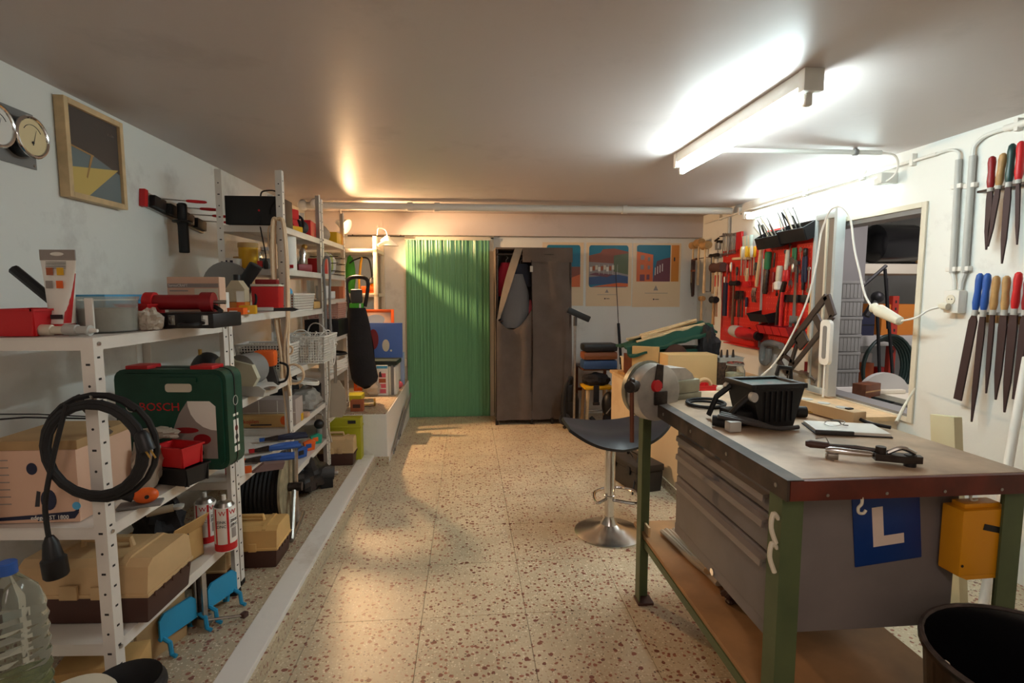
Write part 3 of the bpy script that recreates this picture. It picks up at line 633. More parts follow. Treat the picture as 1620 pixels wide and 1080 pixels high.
B().lathe([(.088,.112),(.098,.106),(.1,.1)], n=28, cap=False).build('lip', 'black_rubber', rg)
bk = thing('bucket', 'white plastic bucket with a lid beside the clear bottle', 'bucket', (cx(66, 1.36), 1.36, ZP)); bk.scale = (.85, .85, 1.75)
B().lathe([(.085,0),(.105,.13),(.105,.14)], n=28).build('body', 'white', bk); B().lathe([(.11,.135),(.112,.15),(.1,.158),(.0,.156)], n=28).build('lid', 'offwhite', bk); 
pe = thing('water_bottle', 'big clear ribbed bottle of greenish liquid with a blue cap', 'bottle', (cx(-22, 1.22), 1.22, .30+ZP))
mat('pet', (226,236,226), .06, 0, trans=.95, ior=1.15); mat('green_liquid', (150,156,96), .08, 0, trans=.6, ior=1.33)
pr = [(.055,0),(.062,.01)]
for k in range(9): pr += [(.064,.03+k*.03),(.059,.045+k*.03)]
pr += [(.062,.30),(.05,.34),(.022,.375),(.016,.385)]
B().lathe(pr, n=28).build('body', 'pet', pe); B().lathe([(.054,.006)]+[(p_[0]-.003,p_[1]) for p_ in pr[2:10]], n=28).build('liquid', 'green_liquid', pe)
B().lathe([(.018,.385),(.018,.41),(.016,.412)]).build('cap', 'blue', pe)
st_ = thing('stool_block', 'low wooden block carrying the bottle on the platform', 'block', (pe.location.x, 1.22, ZP)); B().box(-.065,-.065,0,.065,.065,.3,.004).build('block', 'wood', st_)
# ================================================================== second low unit (behind the spray cans)
bo = thing('oil_bottle', 'translucent bottle of amber liquid with a black cap', 'bottle', (cx(380, 2.72), 2.72, B1))
mat('hdpe', (222,208,178), .3, 0, trans=.35); mat('amber', (206,128,52), .2)
B().box(-.05,-.03,.055,.05,.03,.125,.008).prism([(-.05,.12),(.05,.12),(.018,.165),(-.018,.165)], 'y', -.03, .03).build('body', 'hdpe', bo)
B().box(-.05,-.03,0,.05,.03,.056,.006).build('liquid', 'amber', bo); B().cyl((0,0,.165),(0,0,.195), .019).build('cap', 'black', bo)
flat([(.005,.01),(.046,.01),(.046,.055),(.005,.055)], 'orange', bo, 'label', a=-.0315); flat([(.005,.055),(.046,.055),(.046,.11),(.005,.11)], 'paper', bo, 'label', a=-.0315)
bo.scale = (.9,1,.95)
wb = carton('small_carton', 'small white carton beside the oil bottle', 'box', (cx(357, 2.60), 2.60, B1), .1, .035, .05, .10, 'paper')
flat([(-.014,.03),(.014,.03),(.014,.07),(-.014,.07)], 'print_grey', wb, 'print', a=-.026)
ag = thing('angle_grinder', 'grey angle grinder standing with its dark handle upright behind the oil bottle', 'angle grinder', (cx(390, 2.95), 2.95, B1))
B().cyl((-.09,.0,.14),(-.09,.03,.14), .12, n=28).build('guard_disc', 'grey', ag)
B().cyl((-.03,0,.10),(.065,0,.24), .03, .034).build('grip', 'black', ag); B().cyl((.065,0,.24),(.068,0,.245), .03).build('grip_cap', 'dark_grey', ag)
B().box(-.1,-.03,.0,.02,.03,.10,.01).build('gear_head', 'dark_steel', ag); B().tube([(.03,.02,.12),(.06,.0,.08),(.05,0,.03),(.0,-.01,.008)], .006, sm=5).build('cord', 'black_rubber', ag)
rb = thing('red_box', 'red plastic box with lid and handle near the beige rope', 'box', (cx(427, 3.0), 3.0, B1), .05)
B().box(-.07,-.05,0,.07,.05,.13,.004,.95,.95).build('body', 'red', rb); B().box(-.073,-.053,.13,.073,.053,.142,.004).build('lid', 'offwhite', rb); B().box(-.055,-.03,.142,.055,.03,.168,.006).build('handle', 'dark_red', rb)
for i, (px, Y, m, lb_, dz) in enumerate(((378, 2.50, 'orange', 'small orange packet lying on the shelf edge by the flat black case', .03), (395, 2.55, 'yellow', 'small yellow carton lying by the oil bottle', .04))):
    o = carton('small_packet', lb_, 'packet', (cx(px, Y), Y, B1), .2*i, .07, .05, dz, m); flat([(-.025,.008),(.01,.008),(.01,.018),(-.025,.018)], 'paper', o, 'print', a=-.0262)
hf = thing('hacksaw', 'long black saw lying flat along the shelf edge below the red box', 'saw', (cx(425, 2.78), 2.78, B1), .25)
B().prism([(-.14,.004),(.13,.004),(.15,.012),(.12,.022),(-.14,.016)], 'y', -.008, .008).build('frame', 'black', hf); B().box(-.06,-.012,.006,.03,.012,.024,.005).build('grip', 'light_grey', hf)
# middle tray: bench grinder and orange drill
bg = thing('bench_grinder', 'grey bench grinder with a pale guard behind the green case', 'bench grinder', (cx(386, 2.55), 2.60, B2), -.2)
B().prism([(-.11,0),(.10,0),(.11,.03),(.08,.05),(-.10,.05)], 'y', -.06, .06).build('base', 'light_grey', bg)
B().cyl((-.01,-.055,.12),(-.01,.055,.12), .075, n=24).build('motor', 'grey', bg)
B().prism([(-.13,.06),(-.12,.17),(-.07,.21),(-.03,.17),(.06,.15),(.085,.09),(.06,.05)], 'y', -.075, -.05).build('wheel_guard', mat('guard', (190,184,160), .4), bg)
B().cyl((-.06,-.085,.10),(-.06,-.075,.10), .05, n=20).build('wheel', 'light_grey', bg); B().box(.08,-.05,.03,.13,.0,.04).build('tool_rest', 'steel', bg)
dr = thing('drill', 'orange electric drill with black chuck standing on the shelf beside the grinder', 'drill', (cx(420, 2.85), 2.85, B2), .1)
B().box(-.055,-.04,.10,.05,.04,.185,.018).build('housing', 'orange', dr); B().cyl((-.055,0,.15),(-.12,0,.15), .03, .02).build('chuck', 'black', dr)
B().prism([(-.02,.10),(.035,.10),(.06,.0),(.015,.0)], 'y', -.02, .02).build('grip', 'dark_grey', dr)
B().tube([(.045,0,.01),(.10,-.03,.03),(.11,-.03,.1),(.07,-.02,.12)], .006, sm=5).build('cord', 'black_rubber', dr)
rw = thing('router_bits', 'row of small brass fittings lying before the grinder', 'fittings', (cx(408, 2.62), 2.63, B2))
for k in range(3): B().cyl((k*.025-.02,-.05,.0),(k*.025-.02,-.05,.03), .009).build('fitting', 'brass', rw)
# lower tray: blue and red hand tools
for i, (px, Y, a, m1, m2, lb_) in enumerate(((425, 2.80, .5, 'blue', 'red', 'blue handled pliers with a red tip lying on the lower tray'), (412, 2.62, .3, 'blue', 'orange', 'blue and grey snips with an orange button on the lower tray'), (440, 3.0, .4, 'navy', 'blue', 'dark blue bolt cutter lying at the back of the lower tray'))):
    o = thing('pliers', lb_, 'pliers', (cx(px, Y), Y, B3), a)
    for s in (-1, 1): B().tube([(-.02,s*.01,.016),(.05,s*.03,.018),(.13,s*.025,.016)], .012, 8, sm=4).build('handle', m1, o)
    B().prism([(-.02,.004),(-.09,.010),(-.09,.022),(-.02,.03)], 'y', -.014, .014).build('jaw', 'dark_steel', o); B().box(-.115,-.012,.008,-.088,.012,.026,.003).build('tip_guard', m2, o)
wpk = carton('blister_pack', 'blue and red hanging pack standing on the lower tray by the post', 'pack', (-1.055, 2.44, B3), -.5, .09, .03, .21, 'paper')
flat([(-.045,.08),(.045,.08),(.045,.21),(-.045,.21)], mat('lilac', (132,134,190), .5), wpk, 'blue_panel', a=-.0162); flat([(-.045,0),(.045,0),(.045,.06),(-.045,.06)], 'pink', wpk, 'red_panel', a=-.0162)
sw = thing('wood_plane_blade', 'grey handled trowel with an orange end lying at the tray edge', 'trowel', (cx(416, 2.50), 2.50, B3), .4)
B().prism([(-.07,0),(.06,.0),(.07,.03),(-.02,.036)], 'y', -.02, .02).build('grip', mat('mauve', (120,96,92), .6), sw); B().box(-.10,-.012,.0,-.07,.012,.03,.004).build('end_cap', 'orange', sw)
# floor below: reel, tool boxes
rl = thing('cable_reel', 'steel framed reel wound with thick black cable standing on the platform', 'cable reel', (-1.11, 2.93, ZP), .08)
B().cyl((-.13,0,.235),(.10,0,.235), .135, n=28).build('drum', 'black', rl)
b = B()
for k in range(11):
    x = -.12+k*.021; b.tube([(x+.006*_s(2*PI*i/24), .146*_c(2*PI*i/24), .235+.146*_s(2*PI*i/24)) for i in range(24)], .011, 6, True)
q_ = b.build('cable_turns', 'black_rubber', rl); q_['kind'] = 'stuff'
for x in (-.145, .105): B().cyl((x,0,.235),(x+.012,0,.235), .18, n=32).build('flange', mat('flange', (166,152,122), .6, 0, .2, 20), rl)
B().cyl((.12,0,.235),(.19,0,.235), .024).build('hub', 'dark_steel', rl)
B().tube([(.15,.02,.03),(.15,.02,.235),(.15,.04,.40),(.135,.1,.43),(.08,.14,.43)], .015, 8, sm=4).build('frame_tube', 'steel', rl)
B().tube([(.15,.0,.235),(.16,-.10,.10),(.17,-.18,.016)], .014, 8).build('frame_leg', 'steel', rl); B().tube([(.15,.18,.014),(.17,-.18,.014),(-.12,-.18,.014)], .013, 8).build('base_tube', 'steel', rl)
tool_box('tan tool box with a recessed lid on the platform before the cable reel', (-1.06, 2.60, ZP), .0, .30, .20, .22, 'tool_tan', 'tool_brown')
tool_box('beige and brown tool box pushed under the low shelf by its post', (-1.235, 2.40, ZP), .0, .32, .12, .18, 'tool_beige', 'tool_brown')
crumple('sack', 'dark plastic sack slumped on the platform behind the cable reel', 'sack', (-1.10, 3.55, ZP), .15, (.95,1.3,.82), mat('sack_black', (34,32,32), .4, bump=.5, bs=18), 21, .35)
wm = thing('pump_motor', 'small dark motor lying beside the plastic sack', 'motor', (-.955, 3.57, ZP), .3)
B().cyl((-.05,0,.10),(.05,0,.09), .045).build('housing', 'dark_grey', wm); B().box(-.04,-.04,0,.04,.04,.07,.006).build('base', 'black', wm); B().cyl((.05,0,.09),(.075,0,.088), .018).build('shaft', 'steel', wm)
# ================================================================== first tall unit
am = thing('amplifier', 'black box amplifier with a looped cable on the highest shelf', 'amplifier', (-1.205, 3.28, C1))
B().box(-.15,-.11,.006,.15,.11,.165,.003).build('case', 'black', am); B().prism(disc(.035,.085,.006), 'y', -.1115, -.110).build('indicator', 'red', am)
B().tube([(.04,-.115,.05),(.045,-.13,.0),(.06,-.15,-.06),(.075,-.15,-.16),(.075,-.15,-.20)], .004, 6, sm=4).build('cable', 'black_rubber', am)
B().prof((.075,-.15,-.195),(.075,-.15,-.245), [(0,.006),(.2,.012),(.8,.014),(1,.01)]).build('plug', 'black', am)
B().tube([(.05,-.12,.16),(.06,-.11,.19),(.12,-.11,.195),(.145,-.12,.17),(.1,-.118,.10),(.095,-.116,.06)], .0045, 6, sm=5).build('cable_loop', 'black_rubber', am)
for k in range(4): B().cyl((-.12+.08*k,0,0),(-.12+.08*k,0,.007), .01).build('foot', 'black_rubber', am)
ta = thing('tape_roll', 'white tape roll with blue print on the second shelf', 'tape', (cx(371, 3.22), 3.24, C2))
B().lathe([(.05,0),(.052,.002),(.052,.056),(.05,.058),(.038,.058),(.038,0)], n=28).build('roll', 'paper', ta)
for a in (-2.25, -1.75, -1.2): B().grid(lambda u, v: (.0526*_c(a-.2+.3*u), .0526*_s(a-.2+.3*u), .016+.03*v), 4, 1).build('blue_print', 'navy', ta)
yt = thing('yellow_tin', 'yellow tin with a beige lid on the second shelf', 'tin', (cx(397, 3.28), 3.30, C2))
B().lathe([(.052,0),(.053,.003),(.053,.128)], n=28).build('body', 'yellow', yt); B().lathe([(.056,.125),(.056,.15),(.054,.153)], n=28).build('lid', 'kraft', yt)
B().lathe([(.05,0),(.05,.075)], (-.055,.05,0), 20).build('inner_can', 'kraft', yt)
gj = thing('glass_jar', 'glass jar with a red label on the second shelf behind the beige rope', 'jar', (cx(428, 3.26), 3.26, C2))
B().lathe([(.04,0),(.042,.004),(.042,.09),(.03,.105)], n=24).build('body', 'glass', gj); B().lathe([(.036,.004),(.038,.06)], n=20).build('contents', 'grey', gj); B().lathe([(.033,.105),(.033,.125)], n=20).build('lid', 'steel', gj); B().box(-.04,-.0435,.01,-.012,-.035,.045).build('label', 'red', gj, 0)
def sm_drill(label, loc, rot, m1, m2):
    o = thing('power_drill', label, 'drill', loc, rot)
    B().box(-.08,-.032,.075,.06,.032,.14,.014).build('housing', m1, o); B().cyl((-.08,0,.11),(-.13,0,.11), .024, .014).build('chuck', 'black', o)
    B().prism([(.0,.08),(.05,.08),(.07,.03),(.02,.03)], 'y', -.02, .02).build('grip', m1, o); B().box(-.01,-.035,0,.085,.035,.035,.006).build('battery', m2, o)
    return o
sm_drill('orange red and yellow cordless drill on the top shelf of the rope unit', (-1.10, 3.46, C1), 1.2, 'red', 'yellow')
rx = carton('tool_carton', 'red carton box at the far end of the top shelf', 'box', (-1.11, 3.77, C1), .1, .14, .20, .10, 'red')
flat([(.0,0),(.008,0),(.008,.1),(.0,.1)], 'paper', rx, 'white_line', a=-.1015)
bh = thing('black_harness', 'tangled black strap and lamp between the drill and the red carton', 'strap', (-1.11, 3.60, C1))
b = B(); coil(b, (0,0,.06), .05, 3, .007, (.3,1,.1), 8); b.build('strap', 'black_rubber', bh); B().sph((.03,.04,.045), .045, (1,1,1), 10).build('lamp_head', 'dark_grey', bh)
pr_ = thing('paper_roll', 'white paper towel roll standing on the second shelf right of the rope', 'roll', (-1.10, 3.40, C2))
B().lathe([(.055,0),(.055,.21),(.02,.21),(.02,0)], n=28).build('roll', 'paper', pr_); B().box(.03,-.052,.01,.05,-.045,.03).build('sticker', 'red', pr_, 0)
rt = thing('glue_gun', 'red and chrome hand tool standing beside the paper roll', 'hand tool', (-1.10, 3.70, C2), .8)
B().box(-.05,-.04,0,.05,.04,.05,.008).build('base', 'dark_red', rt); B().prof((.0,.0,.05),(.01,0,.16), [(0,.03),(.4,.02),(.7,.026),(1,.012)]).build('body', 'chrome', rt); B().cyl((-.03,.02,.05),(-.045,.02,.15), .012).build('side_post', 'steel', rt); B().sph((.02,0,.165), .02, (1,1,1), 8).build('knob', 'brass', rt)
basket('white perforated basket with a blue ball on the third shelf', (-1.16, 3.52, C3), 0, .24, .44, .10)
bb = B().sph((0,0,.0), .03, (1,1,1), 10).build('ball', 'sky_blue'); bb.location = (-1.10, 3.38, C3+.115); tag(bb, 'small blue ball lying in the white perforated basket', 'ball')
ob = carton('small_packet', 'terracotta coloured packets filling the perforated basket on the third shelf', 'packet', (-1.14, 3.58, C3+.006), 0, .18, .26, .09, 'terracotta')
wt = B().box(-.05,-.08,0,.05,.08,.05,.012).build('bread_roll_pack', 'tool_tan'); wt.location = (-1.095, 3.83, C3); wt.name = 'sponge_pack'; tag(wt, 'yellowish pack of sponges on the third shelf by the far post', 'pack')
bk4 = basket('white wire basket crammed with white cables on the fourth shelf', (-1.07, 3.66, C4+.002), 0, .30, .34, .17)
b = B()
for k in range(9):
    q = random.Random(k); c0 = Vector((q.uniform(-.1,.12), q.uniform(-.13,.13), .13+q.uniform(0,.04)))
    coil(b, c0, q.uniform(.04,.08), 1, .004, (q.uniform(-1,1), q.uniform(-1,1), q.uniform(.1,1)), k, .02)
wc = thing('white_cables', 'tangle of white cables spilling out of the wire basket', 'cable', (-1.07, 3.66, C4)); q_ = b.build('cable_tangle', 'white_cable', wc); q_['kind'] = 'stuff'
B().tube([(.155,-.08,.16),(.165,-.06,.08),(.16,-.03,.0),(.165,-.01,-.03),(.17,.02,.02),(.16,.05,.1),(.15,.06,.16)], .004, 6, sm=6).build('hanging_loop', 'white_cable', wc)
for i, (y0, m) in enumerate(((3.62,'paper'),(3.55,'light_grey'),(3.70,'paper'))): o = B().box(-.002,-.06,-.06,.002,.06,.06).build('document', m); o.location = (-1.03+.012*i, y0, C4+.085); o.name = 'paper_sheaf'; tag(o, ['white paper sheaf standing in the wire basket', 'grey paper sheaf at the near end of the wire basket', 'white paper sheaf at the far end of the wire basket'][i], 'paper')
b3 = basket('white perforated basket on the fourth shelf seen behind the orange drill', (-1.20, 3.30, C4), 0, .30, .20, .15, nx=18)
bbk = B().box(-.13,-.08,0,.13,.08,.13,.006).build('dark_parts', 'dark_grey'); bbk.location = (-1.20, 3.30, C4+.006); bbk.name = 'parts_carton'; tag(bbk, 'dark carton of parts standing inside the perforated basket', 'box')
tl = carton('tile_carton', 'grey carton printed with a tile grid on the fifth shelf', 'box', (-1.19, 3.30, C5), 0, .32, .14, .155, mat('tile_grey', (178,164,158), .4))
for k in (1, 2): B().box(-.16+k*.107-.002,-.0715,.005,-.16+k*.107+.002,-.0702,.15).build('grid_line', 'paper', tl, 0)
B().box(-.158,-.0715,.075,.158,-.0702,.079).build('grid_line', 'paper', tl, 0)
yb = carton('seed_carton', 'flat yellow carton with red lettering before the tile carton', 'box', (-1.205, 3.205, C5), 0, .28, .05, .07, 'tool_tan')
text('kojiilen', .034, 'red', yb, (-.11,-.0262,.026), (PI/2,0,0), 'red_lettering', sx=.9); flat([(-.07,.012),(.05,.012),(.05,.02),(-.07,.02)], 'print_dark', yb, 'print', a=-.0262); flat(disc(.12,.04,.02,.026), 'orange', yb, 'printed_mark', a=-.0262)
crumple('work_bag', 'grey canvas bag lying on the fifth shelf under the cables', 'bag', (-1.10, 3.66, C5), .13, (.75,1.25,.65), 'grey_fabric', 31, .3)
kd = thing('cushion', 'pale pink folded cloth under the grey canvas bag front', 'cloth', (-1.075, 3.50, C5)); kd.location = (-1.075, 3.44, C5); B().box(-.06,-.03,0,.06,.03,.03,.01).build('fold', 'skin_print', kd)
yk = B().box(-.02,-.02,0,.02,.02,.045,.004).build('yellow_cube', 'yellow'); yk.location = (-1.06, 3.30, C5+.001); yk.location.y = 3.345; yk.location.x = -1.045; yk.name = 'glue_pot'; tag(yk, 'small yellow pot at the edge of the fifth shelf', 'pot')
b = B(); pts_ = coil(b, (0,0,0), .10, 3, .005, (.2,.1,1), 3); wl = thing('white_cable', 'white cable coil arching over the grey canvas bag', 'cable', (-1.11, 3.66, C5+.20)); b.build('coil', 'white_cable', wl)
bkc = crumple('black_bag', 'black soft bag under the cable basket at the back of the fifth shelf', 'bag', (-1.26, 3.72, C5), .10, (.9,1.1,1.7), 'black_fabric', 33, .25)
for i, (y, a, m1, m2, lb_) in enumerate(((3.42, .9, 'blue', 'black', 'blue handled saw lying on the lowest shelf'), (3.58, .7, 'orange', 'blue', 'orange and blue handled saw on the lowest shelf'), (3.74, .6, 'green', 'orange', 'green handled saw at the end of the lowest shelf'))):
    o = thing('hand_saw', lb_, 'saw', (-1.10, y, C6), a)
    B().prism([(.0,.002),(.07,.002),(.08,.06),(.05,.075),(.0,.06)], 'y', -.012, .012).build('handle', m1 if i != 2 else mat('teal', (24,150,120), .5), o); B().prism([(.0,.008),(.0,.05),(-.20,.03),(-.20,.012)], 'y', -.0015, .0015).build('blade', 'steel', o); B().box(.01,-.014,.02,.05,.014,.05,.004).build('grip_pad', m2, o)
cm = thing('tripod_head', 'small dark camera tripod head standing on the lowest shelf edge', 'tripod', (-1.055, 3.80, C6+.001)); B().cyl((0,0,0),(0,0,.10), .02).build('column', 'grey', cm); B().sph((0,0,.13), .035, (1,1,1), 10).build('ball_head', 'black', cm); B().tube([(-.02,0,.16),(-.03,0,.2),(.02,0,.2),(.03,0,.16)], .003, sm=4).build('wire_loop', 'steel', cm)
# beige rope over the tall front post
rp = thing('rope_hank', 'long hank of beige cable hung over the tall front post', 'rope', (0,0,0))
for i in range(10):
    q = random.Random(40+i); s = -1 if i % 2 else 1; x0 = -1.04+s*.028+q.uniform(-.008,.008); y0 = 3.118-.004*i; zb = q.uniform(.78, 1.0); e = q.uniform(.0,.03)
    B().tube([(-1.045,y0,1.80),(x0-s*.005,y0,1.78),(x0+s*.006,y0,1.55),(x0,y0-.002,1.25),(x0-s*.018+q.uniform(-.01,.01),y0-.004,1.05),(x0-s*.02+e,y0-.006,zb)], .0078, 6, sm=6).build('strand', 'beige_cable', rp)
B().tube([(-1.075,3.10,1.06),(-1.0,3.095,1.09),(-1.0,3.095,1.05),(-1.075,3.10,1.03),(-1.075,3.105,1.06)], .006, 6, sm=4).build('binding', 'beige_cable', rp)
b = B(); coil(b, (-.99,3.09,.93), .05, 2, .005, (.1,1,0), 5, .014); b.build('loose_loop', 'beige_cable', rp)
B().tube([(-1.06,3.09,.95),(-1.03,3.088,.60),(-1.03,3.09,.42)], .005, sm=4).build('tail', 'beige_cable', rp)
B().tube([(-1.06,3.105,1.76),(-1.10,3.10,1.74),(-1.09,3.10,1.50),(-1.11,3.08,1.43),(-1.09,3.08,1.35),(-1.075,3.08,1.305)], .0035, 6, sm=5).build('thin_strand', 'beige_cable', rp)
# grey hook cable and white strap on the second post pair
hc = thing('hose_loop', 'grey rubber hose looped over the post between the tall units', 'hose'); B().tube([(-1.02,3.93,.95),(-1.015,3.92,1.35),(-1.02,3.92,1.58),(-1.0,3.92,1.64),(-.975,3.92,1.6),(-.985,3.92,1.3),(-.98,3.92,1.0)], .009, 8, sm=6).build('hose', 'grey', hc)
ws = thing('strap', 'pale webbing strap hanging from the post between the tall units', 'strap'); B().tube([(-1.005,3.905,1.0),(-1.0,3.90,.7),(-1.02,3.905,.45),(-1.0,3.91,.3)], .007, 6, sm=5).build('webbing', 'tan_fabric', ws)
# ================================================================== second tall unit
yp = B().box(-.06,-.09,0,.06,.09,.09,.006).build('yellow_packet', 'yellow'); yp.location = (-1.10, 4.52, D1); yp.name = 'filter_carton'; tag(yp, 'yellow carton at the far end of the uppermost shelf', 'box')
tn = crumple('tan_bag', 'tan cloth bag lying beside the yellow carton on the uppermost shelf', 'bag', (-1.12, 4.26, D1), .08, (.8,1.3,.8), 'tan_fabric', 51, .3)
rd = carton('gift_carton', 'red carton tied with pale string on the second shelf near the hose', 'box', (-1.10, 4.12, D2), 0, .12, .18, .11, 'red'); B().box(-.061,-.005,-.001,.061,.005,.112).build('string', 'paper', rd, 0)
wbk = thing('wire_basket', 'dark wire basket of green and cream packets on the second shelf', 'basket', (-1.12, 4.43, D2))
for z in (.03, .09, .14): B().tube([(-.1,-.12,z),(.11,-.12,z),(.11,.12,z),(-.1,.12,z)], .004, 5, True).build('wire', 'dark_steel', wbk)
for i, (y, m) in enumerate(((-.07,'offwhite'),(.0,mat('pistachio', (196,206,120), .5)),(.07,'paper'))): B().sph((0,y,.09), .05, (1,.7,1.7), 8, .2, i).build('packet', m, wbk)
B().box(-.1,-.12,0,.11,.12,.004).build('bottom', 'dark_steel', wbk, 0)
for i, (y, r) in enumerate(((4.14,.05),(4.36,.04))):
    o = thing('pot', ['white enamel mug on the third shelf', 'small white bowl on the third shelf'][i], 'pot', (-1.09, y, D3)); B().lathe([(r*.8,0),(r,.01),(r,.1-.04*i),(r*.93,.1-.04*i),(r*.9,.01)], n=20).build('body', 'white_gloss', o)
    if not i: B().tube([(0,-r,.08),(0,-r-.03,.07),(0,-r-.03,.03),(0,-r,.02)], .005, sm=4).build('handle', 'white_gloss', o)
rk = carton('parts_carton', 'pinkish red plastic box on the third shelf by the post', 'box', (-1.10, 4.53, D3), 0, .12, .14, .10, 'terracotta'); B().box(-.03,-.076,.04,.03,.0-.07,.06,.004).build('handle', 'black', rk)
basket('pinkish perforated basket on the fourth shelf of the far unit', (-1.14, 4.46, D4+.14), 0, .24, .30, .12, mat('pink_plastic', (206,160,146), .5))
cr_ = carton('cable_crate', 'black plastic crate of cables under the pinkish basket', 'crate', (-1.14, 4.44, D4), 0, .26, .34, .132, 'black'); b = B(); coil(b, (0,0,0), .05, 2, .007, (1,0,.2), 6); o = thing('cable_coil', 'dark cable coil standing in front of the black crate', 'cable', (-1.05, 4.16, D4+.07)); b.build('coil', 'black_rubber', o)
wc2 = thing('white_hose_coil', 'flat white hose coil lying on the fifth shelf of the far unit', 'hose', (-1.09, 4.40, D5+.012)); b = B()
for k in range(5): b.tube([(.10*_c(2*PI*i/24)*(1-.03*k),.2*_s(2*PI*i/24),k*.018+.006*_s(i*.9+k)) for i in range(24)], .010, 6, True)
q_ = b.build('coil', 'white_cable', wc2); q_['kind'] = 'stuff'
bc2 = thing('black_cable_coil', 'black cable coil lying on top of the white hose coil', 'cable', (-1.10, 4.40, D5+.118)); b = B(); coil(b, (0,0,.012), .11, 3, .007, (.05,0,1), 9, .006); b.build('coil', 'black_rubber', bc2)
wpw = thing('white_fittings', 'pile of white plastic fittings on the lowest shelf of the far unit', 'fittings', (-1.06, 4.28, D6))
for k in range(9): q = random.Random(k+70); B().cyl((q.uniform(-.05,.05), -.2+.05*k, .016),(q.uniform(-.05,.05)+.04, -.18+.05*k, .018), .015).build('fitting', 'white', wpw)
bt = crumple('black_tote', 'black soft bag filling the lowest shelf behind the white fittings', 'bag', (-1.24, 4.32, D6), .12, (.7,1.6,1.1), 'black_fabric', 61, .25)
sh = thing('shovel', 'small grey shovel hanging from the post beside the webbing strap', 'shovel', (-.985, 4.02, .0)); B().tube([(0,0,1.0),(0,0,.72)], .012, 8).build('handle', 'steel', sh)
B().prism([(-.03,.74),(.03,.74),(.07,.66),(.075,.52),(.04,.46),(-.04,.46),(-.07,.52),(-.065,.66)], 'y', -.004, .004).build('blade', 'tan_fabric', sh, 0)
# tool box and lime crate on the platform under it
tool_box('beige and brown tool box at the far end of the platform by the white podium', (-1.0, 4.06, ZP), 0, .27, .13, .24, 'tool_beige', 'tool_brown')
lc = carton('lime_crate', 'lime green plastic crate wedged between the tool box and the podium', 'crate', (-.97, 4.185, ZP), 0, .27, .105, .33, 'lime'); B().box(-.14,-.055,.25,.14,.055,.27,.004).build('rim', 'lime', lc); B().box(.04,-.056,.29,.10,-.0535,.315).build('handle_slot', 'hole', lc, 0)
# ================================================================== left wall
xl = XL+.002
gp = thing('gauge_panel', 'grey metal plate with two round pressure gauges high on the left wall', 'gauge', (XL, 2.13, 1.98))
B().box(.002,-.14,-.105,.006,.165,.105,.001).build('plate', 'grey', gp)
for y, f_ in ((.085, 'offwhite'), (-.07, 'white')):
    B().cyl((.006,y,0),(.055,y,0), .072, n=28).build('housing', 'black_gloss', gp); B().tube([(.058,y+.072*_c(2*PI*i/28),.072*_s(2*PI*i/28)) for i in range(28)], .007, 8, True).build('bezel', 'chrome', gp)
    d_ = B().prism(disc(y,0,.066), 'x', .055, .058).build('dial', mat('dial_cream', (226,206,160), .5) if f_ == 'offwhite' else 'white', gp)
    B().prism([(y-.002,-.03),(y+.002,-.03),(y+.02,.03)], 'x', .0585, .0592).build('needle', 'print_dark', d_, 0); B().cyl((.058,y-.001,-.02),(.061,y-.001,-.02), .005, n=8).build('needle_hub', 'print_dark', d_)
    B().tube([(.0588,y+.045*_c(.5+2.1*i/12),.045*_s(.5+2.1*i/12)) for i in range(13)], .0012, 4).build('scale_arc', 'print_dark', d_)
for y, z in ((.152,-.092),(.152,.092)): B().cyl((.006,y,z),(.009,y,z), .005, n=8).build('screw', 'steel', gp)
pf = thing('framed_picture', 'pale wooden framed dark picture with a yellow wedge on the left wall', 'picture', (XL, 2.60, 2.0))
def fw(y0, z0, y1, z1): B().box(.003,y0,z0,.045,y1,z1,.003).build('frame_side', 'pale_wood', pf)
fw(-.19,-.205,-.165,.205); fw(.165,-.205,.19,.205); fw(-.165,-.205,.165,-.18); fw(-.165,.18,.165,.205)
B().box(.004,-.166,-.181,.03,.166,.181).build('print', mat('print_taupe', (84,76,72), .35), pf, 0)
def pk(pts, m, n): B().prism(pts, 'x', .03, .0308).build(n, m, pf, 0)
pk([(-.166,-.181),(.166,-.181),(.166,-.045),(-.02,.005),(-.166,.02)], mat('print_bluegrey', (112,124,128), .35), 'grey_ground'); 
B().prism([(-.166,-.181),(-.06,-.181),(.155,-.025),(-.166,-.075)], 'x', .0308, .0314).build('yellow_wedge', mat('print_ochre', (206,178,104), .4), pf, 0)
B().prism([(-.166,.022),(-.01,.004),(-.012,-.002),(-.166,.014)], 'x', .0314, .032).build('ochre_line', 'wood', pf, 0); B().prism([(-.03,0),(-.015,0),(-.06,-.105),(-.066,-.10)], 'x', .0314, .032).build('ochre_line', 'wood', pf, 0)
text('studio', .018, 'print_grey', pf, (.032,.09,.12), (PI/2,0,PI/2))
tr_ = thing('tool_rack', 'black and steel wall rack with red ends holding four screwdrivers', 'rack', (XL, 3.28, 1.845), (-.13,0,0))
B().box(.002,-.31,-.038,.022,.31,.038,.002).build('rail', 'steel', tr_); B().box(.001,-.325,-.045,.03,-.295,.045,.003).build('end_cap', 'red', tr_)
for k in range(4): B().box(.02,-.27+.15*k,-.03,.05,-.16+.15*k,.03,.005).build('clamp', 'black', tr_)
for k in range(4):
    y = -.21+.15*k; o = thing('screwdriver', 'thin red handled screwdriver pushed into the wall rack', 'screwdriver', (XL+.05, 3.28+y, 1.87-.13*y), 0, 'screwdrivers in the wall rack')
    B().cyl((0,0,0),(.10,.055,0), .0035, n=8).build('shaft', 'steel', o); B().prof((.10,.055,0),(.19,.10,0), [(0,.005),(.1,.008),(.5,.0095),(.9,.008),(1,.004)], 10).build('handle', 'red', o)
